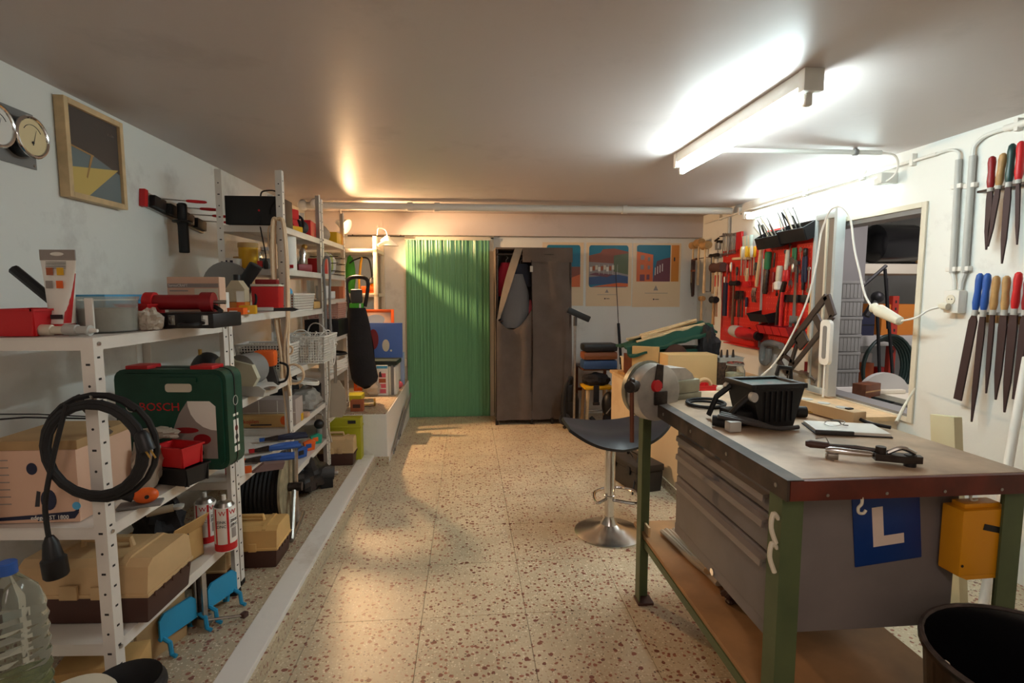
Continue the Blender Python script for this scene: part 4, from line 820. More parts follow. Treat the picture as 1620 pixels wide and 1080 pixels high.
gh = thing('grinder_handle', 'black ribbed side handle hanging from the wall rack', 'handle', (XL+.085, 3.21, 1.62))
B().lathe([(.024,.0),(.027,.004),(.027,.15),(.03,.17)]).build('grip', 'black_rubber', gh); B().lathe([(.052,.17),(.054,.174),(.052,.18)], n=24).build('flange', 'black', gh); B().lathe([(.022,.18),(.026,.19),(.026,.27),(.018,.278)]).build('clamp_head', 'black', gh)
# ================================================================== podium at the far left
pe_ = thing('cream_shelving', 'cream painted open shelving standing on the podium against the far wall', 'shelf', (-1.16, 5.62, .426))
for x, y in ((.25,-.17),(.25,.27),(-.45,-.17),(-.45,.27)): B().box(x-.02,y-.02,0,x+.02,y+.02,1.52,.003).build('post', 'offwhite', pe_)
for z in (.58, .92, 1.36): B().box(-.45,-.19,z,.27,.29,z+.035,.003).build('shelf', 'offwhite', pe_)
gb = B().sph((0,0,.15), .15, (.26,.3,1), 12, .15, 4).build('rolled_mat', 'leaf_green'); gb.location = (-1.18, 5.56, .426+.958); gb.scale = (1.25,1,1.25); tag(gb, 'bright green rolled bag standing on the cream shelving', 'bag')
dl = thing('desk_lamp', 'orange and black jointed lamp with a curved neck on the cream shelving', 'lamp', (-1.085, 5.50, .426+.956))
B().cyl((0,0,0),(0,0,.03), .05).build('base', 'black', dl); B().tube([(0,0,.03),(.0,0,.13),(.02,0,.30),(.035,0,.36)], .012, 8).build('lower_arm', 'yellow', dl); B().tube([(.035,0,.36),(.10,0,.34),(.125,0,.22),(.125,0,.16)], .008, 8, sm=5).build('neck', 'black', dl); B().tube([(.03,0,.36),(-.05,0,.33),(-.09,0,.30)], .007, 8).build('counter_arm', 'black', dl); B().lathe([(.05,.10),(.045,.115),(.015,.16)], (.125,0,0)).build('shade', 'black', dl)
oj = carton('orange_carton', 'orange and yellow carton on the cream shelving below the lamp neck', 'box', (-.985, 5.50, .426+.956), 0, .14, .12, .07, 'orange'); B().sph((.035,0,.085), .03, (1,1,.7), 8).build('yellow_pouch', 'yellow', oj)
ll = thing('lamp_shade', 'white conical lamp shade on the post of the cream shelving', 'lamp', (-.80, 5.55, 1.86)); B().lathe([(.11,0),(.105,.01),(.03,.07),(.02,.1)], n=24).build('shade', 'white_gloss', ll); B().tube([(0,0,.1),(-.02,-.02,.16),(-.08,-.05,.17),(-.09,-.08,.1)], .004, sm=5).build('cable', 'white_cable', ll); B().cyl((0,0,.1),(-.07,.05,.06), .012).build('arm', 'white', ll)
# black garden tool bag hanging on the far post of the tall unit
gbag = thing('leaf_vacuum_bag', 'black fabric collecting bag with a framed handle hanging from the far post', 'bag', (-.955, 4.71, 0), 0)
def bagf(u, v):
    th = 2*PI*u; w = .075+.06*v+.015*_s(v*5); zz_ = 1.26-.70*v
    f_ = 1+.10*noise.noise(Vector((u*6, v*3, 2)))
    xo = .07*v*v
    w = w if v < .88 else w*(1-((v-.88)/.12)**2*.75)
    return (w*f_*_c(th)+xo, .045*f_*_s(th), zz_+.02*_c(th+1)*v)
B().grid(bagf, 28, 16).build('bag', 'black_fabric', gbag)
B().tube([(-.06,0,1.26),(-.085,0,1.42),(-.07,0,1.50),(.0,0,1.525),(.085,0,1.51),(.10,0,1.44),(.07,0,1.27)], .017, 8, sm=4).build('handle_frame', 'black', gbag)
B().tube([(-.08,-.0,1.47),(-.09,-.03,1.475),(-.09,-.052,1.475)], .005).build('hook', 'steel', gbag); B().box(-.06,-.02,1.24,.06,.02,1.30,.008).build('collar', 'leaf_green', gbag); B().box(-.05,-.02,1.30,.05,.02,1.42,.015).build('motor_block', 'dark_grey', gbag); B().box(.025,-.024,1.25,.04,-.0195,1.295).build('white_label', 'paper', gbag, 0)
# pictures, books and bag on the podium
def canvas(name, label, cat, loc, rotx, rotz, w, h, m, t=.02):
    o = thing(name, label, cat, loc, (rotx,0,rotz)); B().box(-w/2,0,0,w/2,t,h,.002).build('panel', m, o); return o
ofr = canvas('framed_print', 'orange framed picture leaning behind the blue canvas', 'picture', (-.92, 5.30, .426), -.10, .12, .40, .80, 'skin_print')
for q in ((-.2,0,-.17,.8),(.17,0,.2,.8),(-.17,.77,.17,.8),(-.17,0,.17,.03)): B().box(q[0],-.012,q[1],q[2],0,q[3],.002).build('frame_side', 'orange', ofr)
flat(disc(.02,.7,.09,.05), 'paper', ofr, 'printed_shape', a=-.001)
bcv = canvas('blue_canvas', 'blue canvas with a dark red oval and a white oval', 'painting', (-.845, 5.24, .426+.33), -.05, -.05, .42, .34, mat('canvas_blue', (84,116,190), .6)); flat(disc(-.07,.18,.05,.10), mat('maroon', (128,44,52), .6), bcv, 'red_oval', a=-.001); flat(disc(.05,.12,.035,.06), 'offwhite', bcv, 'white_oval', a=-.001); flat(disc(.10,.07,.01), 'offwhite', bcv, 'white_dot', a=-.001)
fo = carton('folder_case', 'flat dark green folder lying on the books under the blue canvas', 'folder', (-.86, 5.17, .426+.285), -.05, .40, .26, .04, mat('dark_green', (36,52,46), .5)); B().box(-.2,-.132,.016,.2,-.128,.024).build('edge', 'black', fo, 0)
bx = carton('photo_carton', 'white carton with pink photo prints standing on the podium', 'box', (-.80, 5.07, .426), -.06, .105, .10, .285, 'paper')
for z, m in ((.17,'pink'),(.12,'terracotta'),(.07,'pink'),(.02,'pink')): flat([(-.03,z),(.035,z),(.035,z+.04),(-.03,z+.04)], m, bx, 'photo', a=-.0512)
flat([(-.05,.255),(.0525,.255),(.0525,.28),(-.05,.28)], 'sky_blue', bx, 'blue_band', a=-.0512); flat([(-.03,.175),(.0,.175),(-.01,.23),(-.025,.22)], 'print_dark', bx, 'figure', a=-.0522)
for i, (x, t_, h, m, lb_) in enumerate(((-.735,.02,.27,'offwhite','cream spined book standing beside the white carton'),(-.712,.022,.28,'grey','grey spined book standing second from the white carton'),(-.688,.018,.26,'paper','white spined book standing third from the white carton'))):
    o = thing('book', lb_, 'book', (x, 5.15, .426), 0, 'books on the podium'); B().box(-t_/2,-.11,0,t_/2,.11,h,.001).build('cover', m, o); B().box(-t_/2+.002,-.105,h-.003,t_/2-.002,.105,h+.001).build('pages', 'paper', o, 0)
blp = B().box(-.02,-.03,0,.02,.03,.34,.006).build('blue_case', mat('pale_blue', (150,176,214), .5)); blp.location = (-.685, 5.62, .426); blp.name = 'fabric_bolt'; tag(blp, 'pale blue upright case at the far end of the podium', 'case')
pnk = B().sph((0,0,.035), .045, (1,1,.8), 8).build('pink_ball', 'pink'); pnk.location = (-.70, 5.40, .4265); pnk.name = 'toy_ball'; tag(pnk, 'small pink ball at the edge of the podium', 'ball')
crumple('plastic_bag', 'white plastic bag slumped against the photo carton', 'bag', (-.90, 5.02, .426), .085, (1,.7,.9), 'bag_plastic', 71, .35)
tk = carton('brick_block', 'terracotta brick block on the podium edge by the shelf post', 'brick', (-.905, 4.38, .426), 0, .10, .07, .09, 'terracotta'); B().box(-.03,-.0355,.03,.03,-.0345,.06).build('core_hole', 'tool_brown', tk, 0)
gl = thing('drinking_glass', 'clear glass jar lying on its side on the podium', 'glass', (-.86, 4.52, .426), .3); B().prof((-.05,0,.036),(.06,0,.036), [(0,.03),(.05,.034),(.9,.034),(1,.030)]).build('body', 'glass', gl); B().cyl((.06,0,.036),(.075,0,.036), .033).build('lid', 'brass', gl)
ylw = B().box(-.07,-.08,0,.07,.08,.05,.008).build('yellow_pack', 'lime'); ylw.location = (-1.02, 4.86, .426); ylw.name = 'sponge_pack'; tag(ylw, 'yellow green pack lying on the podium below the black bag', 'pack')
# metal rails along the podium side
for i, (z, y0, y1) in enumerate(((.10, 4.45, 5.3), (.16, 4.72, 5.75))):
    o = thing('metal_rail', ['short grey metal rail lying along the podium side', 'long grey metal rail leaning on the podium side'][i], 'rail'); x_ = -.628+.012*i
    B().prism([(y0,z*.0+.03+.05*i),(y1,z+.11),(y1,z+.15),(y0,.07+.05*i)], 'x', x_-.008, x_+.003).build('channel', 'grey', o, 0); B().cyl((x_+.003,y0+.04,.06+.05*i),(x_+.008,y0+.04,.06+.05*i), .012, n=10).build('roller', 'dark_grey', o)
# ================================================================== far wall
cu = thing('strip_curtain', 'green plastic strip curtain hanging in the far doorway', 'curtain', (0, YF-.035, 0))
B().box(DX0-.05,-.012,1.955,DX1+.03,.012,1.985,.003).build('rail', 'offwhite', cu)
m = mat('strip_green', (108,172,128), .28, 0, trans=.12, spec=.5)
N_ = 46; Wd = (DX1-DX0+.05)/N_; sd_ = None
def stripf(u, v): return ((u-.5)*Wd*1.35, -.006*_c((u-.5)*PI), v*1.95)
for i in range(N_):
    if sd_ is None: o = B().grid(stripf, 5, 1, .0012).build('strip', 'strip_green', cu); sd_ = o.data
    else: o = bpy.data.objects.new('strip', sd_); COL.objects.link(o); o.parent = cu
    o.location = (DX0-.04+Wd*(i+.5), -.004-(i % 2)*.004+rnd.uniform(-.003,.003), .006); o.rotation_euler = (rnd.uniform(-.004,.004), rnd.uniform(-.002,.002), rnd.uniform(-.14,.14))
cr0 = thing('curtain_rod', 'thin dark rod fixed below the ceiling step left of the green curtain', 'rod'); B().cyl((-1.25,YF-.125,1.985),(-.66,YF-.125,1.985), .008).build('rod', 'dark_steel', cr0)
for x in (-1.2, -.7): B().box(x-.006,YF-.13,1.98,x+.006,YF-.12,1.9995).build('bracket', 'dark_steel', cr0, 0)
swt = thing('switch_box', 'small cream switch box on the wall left of the green curtain', 'switch', (-.70, YF, .62)); B().box(-.03,-.03,-.04,.03,-.001,.04,.004).build('body', 'offwhite', swt); B().box(-.012,-.034,-.018,.012,-.03,.018,.002).build('rocker', 'white', swt)
def poster(label, x0, x1, z0, z1, art):
    o = thing('poster', label, 'poster', ((x0+x1)/2, YF, z0)); w = x1-x0; h = z1-z0
    B().box(-w/2,-.003,0,w/2,-.001,h).build('sheet', mat('poster_paper', (228,204,168), .3), o, 0)
    def P(pts, m, n, lay=1): return flat([(-w/2+p[0]*w, p[1]*h) for p in pts], m, o, n, .0006, 'y', -.003-.0006*lay)
    art(P); return o
mat('art_teal', (20,118,152), .4); mat('art_orange', (214,104,48), .4); mat('art_ochre', (206,132,50), .4); mat('art_rust', (140,76,54), .4); mat('art_green', (92,104,72), .4); mat('art_sea', (54,82,128), .4); mat('art_violet', (110,58,72), .4); mat('art_grey', (150,140,136), .4)
def R_(x0,z0,x1,z1): return rr(x0,z0,x1,z1,.05)
def art1(P):
    P(R_(.1,.30,.92,.96), 'art_teal', 'sky'); P([(.1,.62),(.92,.62),(.92,.36),(.1,.36)], 'art_rust', 'town', 2); P([(.4,.3),(.92,.3),(.92,.5),(.6,.42)], 'art_orange', 'boat', 3)
def art2(P):
    P(R_(.06,.30,.92,.96), 'art_teal', 'sky'); P([(.06,.8),(.3,.84),(.36,.90),(.62,.91),(.92,.86),(.92,.6),(.06,.6)], 'art_rust', 'cliff', 2)
    P([(.06,.70),(.92,.66),(.92,.42),(.06,.42)], 'art_grey', 'village', 3); P([(.6,.80),(.92,.84),(.92,.5),(.6,.55)], 'art_green', 'hillside', 4)
    for k in range(9): P([(.08+.06*k,.55+.014*(k%3)),(.13+.06*k,.55+.014*(k%3)),(.13+.06*k,.62+.014*(k%3)),(.08+.06*k,.62+.014*(k%3))], ('paper','terracotta','offwhite')[k%3], 'house', 5)
    P([(.06,.46),(.7,.5),(.92,.47),(.92,.36),(.06,.34)], 'art_sea', 'harbour', 5); P([(.06,.50),(.45,.46),(.6,.5),(.2,.53)], 'art_violet', 'quay', 6); P([(.12,.308),(.92,.308),(.92,.36),(.7,.37),(.3,.33)], 'art_orange', 'boat', 6)
    for k in range(5): P([(.28+.1*k,.5),(.284+.1*k,.5),(.284+.1*k,.66),(.28+.1*k,.66)], 'paper', 'mast', 7)
    P([(.42,.215),(.50,.215),(.46,.27)], 'print_grey', 'emblem'); P([(.25,.18),(.68,.18),(.68,.186),(.25,.186)], 'print_grey', 'caption'); P(disc(.42,.12,.018,.012), 'print_dark', 'logo_dot'); P([(.45,.115),(.52,.115),(.52,.125),(.45,.125)], 'print_dark', 'logo_text')
def art3(P):
    P([(.08,.40),(.78,.40),(.78,.97),(.12,.97),(.08,.95)], 'art_teal', 'sky'); P([(.80,.40),(.96,.40),(.96,.97),(.80,.97)], 'art_ochre', 'tower'); P([(.78,.40),(.42,.40),(.5,.72),(.66,.76),(.78,.78)], 'art_violet', 'street', 2)
    P([(.08,.40),(.42,.40),(.42,.82),(.08,.87)], 'art_orange', 'facade', 3)
    for x, z, a, b_ in ((.15,.41,.1,.1),(.29,.43,.06,.08),(.16,.59,.07,.07),(.31,.59,.05,.06),(.16,.74,.08,.07),(.31,.72,.05,.06)): P([(x,z),(x+a,z),(x+a,z+b_),(x,z+b_)], 'art_violet' if z < .5 else 'art_grey', 'painted_window', 4)
    for k in range(4): P([(.46+.05*k,.5+.02*k),(.475+.05*k,.5+.02*k),(.475+.05*k,.62+.02*k),(.46+.05*k,.62+.02*k)], 'paper', 'figure', 4)
    P([(.85,.72),(.88,.72),(.88,.78),(.85,.78)], 'print_dark', 'lantern', 2); P([(.44,.26),(.54,.26),(.49,.34)], 'print_grey', 'emblem'); P([(.26,.215),(.74,.215),(.74,.222),(.26,.222)], 'print_grey', 'caption'); P(disc(.45,.12,.018,.012), 'print_dark', 'logo_dot'); P([(.48,.115),(.56,.115),(.56,.125),(.48,.125)], 'print_dark', 'logo_text')
poster('travel poster with a teal sky partly hidden behind the wardrobe', .84, 1.305, 1.24, 1.945, art1)
poster('travel poster of a harbour village below a cliff', 1.335, 1.86, 1.235, 1.945, art2)
poster('travel poster of an orange townhouse under a blue sky', 1.87, 2.43, 1.225, 1.945, art3)
# fabric wardrobe
wd = thing('wardrobe', 'brown fabric wardrobe with its left door zipped half open', 'wardrobe', (.69, 5.66, 0))
mat('wardrobe_fabric', (104,92,84), .85, 0, .12, 5, .25, 90); mat('wardrobe_light', (150,136,120), .85, 0, .08, 8)
for x in (-.38,.38):
    for y in (-.16,.2): B().cyl((x,y,0),(x,y,1.84), .012, n=8).build('pole', 'dark_steel', wd)
for s in (-1, 1): B().grid(lambda u, v: (s*(.395+.006*noise.noise(Vector((u*4,v*6,s)))), -.17+.38*u, .05+1.79*v), 6, 12, .003).build('side_cloth', 'wardrobe_fabric', wd)
B().grid(lambda u, v: (-.395+.79*u, .212, .05+1.79*v), 4, 4, .003).build('back_cloth', 'wardrobe_fabric', wd)
B().box(-.40,-.18,1.83,.40,.216,1.85,.006).build('top_cloth', 'wardrobe_fabric', wd); B().grid(lambda u, v: (-.12+.52*u,-.182-.004*_s(u*9),1.70+.14*v), 10, 2, .003).build('valance', 'wardrobe_fabric', wd)
def rightp(u, v): return (-.02+.415*u+.01*_s(v*4), -.178-.010*_s(u*9+v*2)-.012*noise.noise(Vector((u*3,v*4,1))), .05+1.66*v)
B().grid(rightp, 20, 24, .003).build('right_door', 'wardrobe_fabric', wd)
def leftp(u, v):
    top = 1.12-.16*_s(u*PI)+.10*u
    return (-.39+.37*u, -.18-.010*_s(u*8+1)-.01*noise.noise(Vector((u*3,v*4,5))), .05+(top-.05)*v)
B().grid(leftp, 18, 18, .003).build('left_door', 'wardrobe_fabric', wd)
def flapf(u, v):        # the unzipped upper corner drawn aside
    a = Vector((-.385,-.18,1.12)); b_ = Vector((-.12,-.19,1.84)); c_ = Vector((-.20,-.20,1.84))
    top = c_.lerp(b_, u); bot = Vector((-.385+.03*u,-.19,1.10+.02*u))
    p_ = bot.lerp(top, v); p_.y -= .02*_s(v*PI)*(.4+u); p_.x -= .06*_s(v*PI)*(1-u)*.4; return p_
B().grid(flapf, 6, 18, .003).build('door_flap', 'wardrobe_light', wd)
B().tube([(-.03,-.195,1.72),(-.02,-.2,1.2),(-.03,-.195,.35)], .004, 6).build('zip', 'dark_steel', wd)
B().box(-.045,-.204,1.60,-.015,-.196,1.66,.003).build('zip_pull', 'light_grey', wd); B().cyl((-.39,-.17,1.78),(.39,-.17,1.78), .01).build('hanging_rail', 'dark_steel', wd)
for x in (-.39,-.02,.20): B().cyl((x,-.17,0),(x,-.17,.06), .014, n=8).build('foot', 'black', wd)
def garment(name, label, x, y, w, z0, z1, m, seed):
    def gf(u, v):
        th = 2*PI*u; ww = w*(.55+.45*min(1, v*3)) ; return (ww*_c(th)*(1+.1*noise.noise(Vector((u*5,v*3,seed)))), .05*_s(th), z1-(z1-z0)*v)
    o = thing(name, label, 'clothes', (.69+x, 5.66+y, 0)); B().grid(gf, 20, 10).build('cloth', m, o); B().tube([(0,0,z1-.01),(0,0,z1+.03),(.02,0,z1+.05),(0,0,z1+.065)], .004, 6, sm=4).build('hanger_hook', 'steel', o)
garment('red_jacket', 'red jacket hanging at the open left side of the wardrobe', -.28, -.06, .10, 1.35, 1.70, mat('red_cloth', (170,30,52), .8), 3)
garment('navy_jacket', 'dark navy jacket hanging in the open wardrobe', -.13, -.07, .13, 1.45, 1.69, mat('navy_cloth', (38,42,56), .85), 4)
garment('grey_shirt', 'grey shirt hanging in the opening of the wardrobe door', -.19, -.105, .145, 1.02, 1.58, mat('shirt_grey', (104,104,106), .85), 5)
rc_ = crumple('pink_cloth', 'pink cloth bundle behind the grey shirt in the wardrobe', 'cloth', (.65, 5.60, 1.10), .07, (.9,.8,1.6), 'pink', 88, .3)
shf = thing('wardrobe_shelf', 'dark cloth shelf inside the wardrobe carrying the pink bundle', 'shelf', (.69, 5.68, 1.085)); B().box(-.37,-.15,0,.37,.17,.014,.003).build('board', 'tool_brown', shf)
# vacuum cleaner beside the wardrobe
vc = thing('vacuum_cleaner', 'black canister vacuum cleaner with a hose beside the wardrobe', 'vacuum cleaner', (1.07, 5.24, 0))
B().lathe([(.08,.04),(.095,.08),(.095,.30),(.08,.36),(.03,.39)], (-.03,.06,0), 24).build('canister', 'black', vc)
B().tube([(-.02,.05,.36),(-.04,-.06,.54),(-.10,-.10,.47),(-.12,-.10,.25),(-.09,-.12,.08),(.02,-.14,.03),(.14,-.16,.03),(.2,-.14,.08),(.16,-.08,.14)], .022, 10, sm=6).build('hose', 'black_rubber', vc)
B().cyl((-.10,-.06,.12),(-.10,-.05,.12), .06, n=18).build('wheel', 'dark_grey', vc); B().cyl((-.12,-.12,.05),(-.02,-.05,.12), .018).build('connector', 'black', vc); B().box(-.09,-.11,.30,-.01,-.05,.48,.02).build('handle', 'black', vc)
vt = thing('vacuum_wand', 'steel vacuum wand standing upright with a dark floor head on top', 'vacuum wand'); pv0, pv1 = at(908,670,Y=5.08), at(910,512,Y=5.12)
B().cyl((pv0.x-.005,5.06,.0),(pv1.x,5.12,pv1.z), .012).build('tube', 'steel', vt); B().cyl((pv1.x,5.12,pv1.z-.02),(pv1.x,5.12,pv1.z+.07), .018).build('joint', 'dark_grey', vt)
hd = B().xf((pv1.x+.03,5.12,pv1.z+.09),(0,.42,0)).box(-.12,-.03,-.03,.12,.03,.03,.008); hd.build('floor_head', 'black', vt)
# yellow-topped stool with things around
ys = thing('step_stool', 'small step stool with a yellow top and pale legs', 'stool', (1.34, 5.40, 0))
for x in (-.11,.11):
    for y in (-.1,.1): B().cyl((x*1.15,y*1.15,0),(x,y,.40), .018).build('leg', 'pale_wood', ys)
B().box(-.15,-.14,.40,.15,.14,.43,.01).build('seat', 'yellow', ys); B().cyl((-.12,-.11,.18),(.12,-.11,.18), .009).build('rung', 'steel', ys)
bg_ = crumple('tool_bag', 'dark shoulder bag lying on the yellow stool', 'bag', (1.33, 5.38, .43), .12, (1.2,.75,.6), 'black_fabric', 91, .25)
st2 = thing('bag_strap', 'dark strap hanging down from the shoulder bag', 'strap'); B().box(1.275,5.245,.27,1.335,5.255,.45,.004).build('strap', 'black_fabric', st2); B().box(1.27,5.24,.245,1.34,5.26,.275,.004).build('buckle', 'dark_steel', st2)
hl = thing('helmet', 'black cycling helmet hanging low beside the cream bench', 'helmet', (1.41, 5.14, .27)); B().sph((0,0,0), .10, (.75,.9,1.35), 12).build('shell', 'black', hl); B().tube([(-.05,-.085,-.07),(0,-.095,.0),(.03,-.08,.09)], .006).build('strap', 'grey', hl); B().sph((0,0,-.16), .09, (.7,.8,1.2), 8).build('lower_pad', 'black_fabric', hl)
ft = thing('folding_table', 'dark wooden side table under the rolled sheets', 'table', (1.37, 5.52, 0))
B().box(-.18,-.17,.585,.18,.30,.60,.003).build('top', 'dark_wood', ft)
for x in (-.16,.16): B().box(x-.015,.25,0,x+.015,.28,.585,.002).build('leg', 'dark_wood', ft)
B().box(-.16,.255,.3,.16,.275,.33).build('rail', 'dark_wood', ft, 0)
for i, (z, m, lb_) in enumerate(((.602,mat('deep_blue', (44,72,112), .5),'dark blue rolled sheet at the bottom of the pile'),(.70,mat('roll_brown', (128,74,40), .5),'brown rolled sheet in the middle of the pile'),(.785,'black','black rolled sheet on top of the pile'))):
    o = thing('rolled_sheet', lb_, 'roll', (1.36, 5.40, z)); B().box(-.18,-.10,0,.18,.10,.095 if i < 1 else .082,.03).build('roll', m, o)
wtb = thing('plastic_tub', 'white translucent plastic tub at the end of the cream bench', 'tub', (cx(998, 5.0)-.0, 4.93, .641)); wtb.location.x = 1.59
B().box(-.11,-.09,0,.11,.09,.13,.015,.92,.92).build('body', mat('tub_white', (222,208,182), .4), wtb); B().box(-.115,-.095,.125,.115,.095,.137,.004).build('rim', 'offwhite', wtb); B().tube([(-.02,0,.137),(-.01,0,.18),(.02,0,.185)], .009, sm=4).build('pale_handle', 'light_grey', wtb)
rod = thing('fishing_rod', 'thin dark rod with a black grip leaning against the far wall', 'rod', (0,0,0)); ra, rb_ = at(981,545,Y=5.72), at(974,440,Y=5.90)
B().cyl((ra.x+.01,5.70,.60),(ra.x-.012,5.76,1.05), .016).build('grip', 'black_rubber', rod); B().cyl((ra.x-.012,5.76,1.05),(rb_.x,5.90,1.62), .0045).build('shaft', 'dark_steel', rod); B().cyl((ra.x+.03,5.69,.0),(ra.x+.01,5.70,.60), .009).build('butt', 'black', rod)
# ================================================================== right wall: red tool boards
def pegboard(label, y0, y1, z0, z1, tilt=0):
    o = thing('pegboard', label, 'tool board', (XR, (y0+y1)/2, z0)); w = (y1-y0)/2; h = z1-z0
    B().box(-.022,-w,0,-.004,w,h,.003).build('panel', 'peg_red', o)
    b = B(); ny = int(2*w/.035); nz = int(h/.05)
    for i in range(1, ny):
        for j in range(1, nz): b.box(-.0228,-w+i*.035-.004,j*.05-.004,-.0218,-w+i*.035+.004,j*.05+.004)
    q = b.build('peg_holes', mat('peg_hole', (236,110,84), .6), o, 0); q['kind'] = 'stuff'
    for s in (-1, 1): B().box(-.026,s*w-.004,0,-.003,s*w+.004,h,.002).build('edge_strip', 'light_grey' if s < 0 else 'peg_red', o)
    return o
pegboard('red pegboard between the hammers and the white gap', 4.56, 5.28, .90, 1.81)
pegboard('red pegboard under the black drill bit trays', 3.86, 4.52, .95, 1.93)
XP = XR-.03       # plane of the hung tools
def W3(px, py, off=0): v = at(px, py, X=XP-off); return v
def hung(name, label, cat, px, py, off=0.0, group=None):
    """a thing whose origin is the point of the wall plane seen at px, py; local y runs away along the wall"""
    return thing(name, label, cat, W3(px, py, off), 0, group)
K = .0056   # metres of height per photograph pixel at the boards
def hammer(label, px, py, L, hw, hr, mh, mw, off=.02, name='hammer'):
    o = hung(name, label, 'hammer', px, py, off)
    B().prof((0,0,0),(0,0,-L), [(0,.012),(.2,.010),(.6,.013),(1,.015)], 10).build('handle', mw, o)
    B().prof((0,hw/2,.0),(0,-hw/2,0), [(0,hr*.5),(.15,hr),(.4,hr*.8),(.8,hr),(1,hr*.9)], 12).build('head', mh, o); return o
for i, (px, py, L) in enumerate(((1097,388,.42),(1106,384,.46),(1116,388,.5))):
    hammer(['small wooden mallet hanging first by the far corner', 'wooden mallet hanging second from the far corner', 'wooden mallet hanging third from the far corner'][i], px, py, L, .15, .045, 'wood', 'pale_wood', .05+.03*i, 'wooden_mallet')
ck = hung('coping_saw', 'thin dark frame saw hanging beside the wooden mallets', 'saw', 1112, 408, .08); B().tube([(0,.16,0),(0,-.2,0),(0,-.2,-.36),(0,-.1,-.36)], .005, 6).build('frame', 'dark_steel', ck); B().cyl((0,.16,0),(0,.22,-.005), .012).build('grip', 'dark_wood', ck)
sc_ = hung('sheath', 'dark leather sheath hanging in the far corner', 'sheath', 1097, 410, .05); B().prism([(-.03,0),(.03,0),(.035,-.28),(.0,-.42),(-.03,-.40)], 'x', -.012, .012).build('body', 'tool_brown', sc_); B().box(-.014,-.032,-.14,.014,.032,-.12).build('band', 'terracotta', sc_, 0)
hammer('flat dark headed hammer above the big brown hammer', 1129, 404, .40, .20, .022, 'dark_steel', 'pale_wood', .02)
hammer('big brown steel sledge hammer with a wooden handle', 1135, 423, .50, .26, .052, mat('rust_brown', (88,58,50), .6), 'pale_wood', .06, 'sledge_hammer')
hammer('black rubber mallet with an orange wooden handle', 1129, 474, .26, .12, .036, 'black_rubber', 'wood', .09, 'rubber_mallet')
hammer('wooden headed hammer hanging low beside the rubber mallet', 1110, 472, .28, .09, .028, 'wood', 'pale_wood', .10, 'wooden_mallet')
hammer('black headed hatchet hammer with a brown handle by the red board', 1161, 448, .40, .17, .026, 'black', 'dark_wood', .05)
nb = hung('steel_bar', 'long dark blue steel pry bar beside the red board', 'bar', 1148, 447, .05); B().box(-.012,-.03,-.33,.012,.03,0,.006).build('bar', 'navy', nb); B().cyl((-.01,0,.0),(-.01,0,.06), .012).build('hook_end', 'steel', nb)
rt_ = hung('red_handle_tool', 'red handled chisel hanging between the hammers', 'chisel', 1134, 435, .03); B().box(-.01,-.03,-.12,.01,.03,.0,.005).build('grip', 'red', rt_); B().box(-.003,-.015,-.25,.003,.015,-.12).build('blade', 'steel', rt_, 0)
vf = hung('wall_tap', 'small dark metal wall valve above the hammers', 'valve', 1140, 382, .0); B().cyl((.02,0,0),(-.04,0,0), .014).build('stem', 'dark_steel', vf); B().cyl((-.04,.04,.01),(-.04,-.04,.03), .01).build('lever', 'dark_steel', vf); B().cyl((-.02,0,0),(-.02,0,-.07), .01).build('spout', 'light_grey', vf)
# combination wrenches in a row
def wrench(L, r, m='steel'):
    b = B().box(-.003,-.006,-L,.003,.006,0,.002); b.cyl((-.004,0,.0),(.004,0,0), r, n=12); 
    b.prism([(-r,-L-r*.2),(-r*.5,-L-r*1.3),(-r*.3,-L-r*.4),(r*.3,-L-r*.4),(r*.5,-L-r*1.3),(r,-L-r*.2),(r*.6,-L+r*.8),(-r*.6,-L+r*.8)], 'x', -.004, .004)
    return b
for k in range(7):
    o = hung('combination_wrench', 'steel combination wrench in the row above the red board', 'wrench', 1144.5+k*3.2, 371, .02, 'combination wrenches in a row'); wrench(.20-.006*k, .016).build('wrench', 'steel', o)
rr_ = hung('wrench_rail', 'thin steel rail carrying the row of combination wrenches', 'rail', 1155, 371, .0); B().cyl((-.01,-.20,0),(-.01,.20,0), .005).build('rail', 'dark_steel', rr_); 
for s in (-.18, .18): B().cyl((-.01,s,0),(.028,s,0), .005).build('peg', 'dark_steel', rr_)
rcl = hung('red_pliers', 'red packet hanging between wrenches and yellow screwdrivers', 'packet', 1170, 380, .01); B().box(-.012,-.05,-.09,.012,.05,.08,.004).build('card', 'red', rcl)
sdh = hung('screwdriver_rack', 'pale wooden ring rack holding the yellow handled screwdrivers', 'rack', 1183, 411, .0); B().cyl((-.06,0,0),(-.06,0,.02), .085, n=20).build('ring', 'pale_wood', sdh); B().box(-.03,-.02,0,.028,.02,.02).build('bracket', 'pale_wood', sdh, 0)
for k in range(8):
    a = 2*PI*k/8; o = hung('screwdriver', 'yellow handled screwdriver standing in the wooden ring rack', 'screwdriver', 1183, 411, .06, 'yellow screwdrivers in the ring rack'); o.location += Vector((.055*_c(a), .06*_s(a), .02))
    B().prof((0,0,.0),(0,0,.10), [(0,.008),(.1,.014),(.85,.014),(1,.008)], 8).build('handle', 'yellow' if k % 2 else 'offwhite', o); B().cyl((0,0,0),(0,0,-.16), .004, n=6).build('shaft', 'steel', o)
brs = hung('brush_set', 'pale bristle brushes standing upright behind the yellow screwdrivers', 'brushes', 1186, 385, .0)
for k in range(5): B().prof((-.02,-.06+.03*k,-.12),(-.02,-.06+.03*k,.07), [(0,.006),(.4,.008),(.5,.014),(1,.02)], 8).build('brush', 'offwhite' if k % 2 else mat('pale_aqua', (190,208,200), .6), brs)
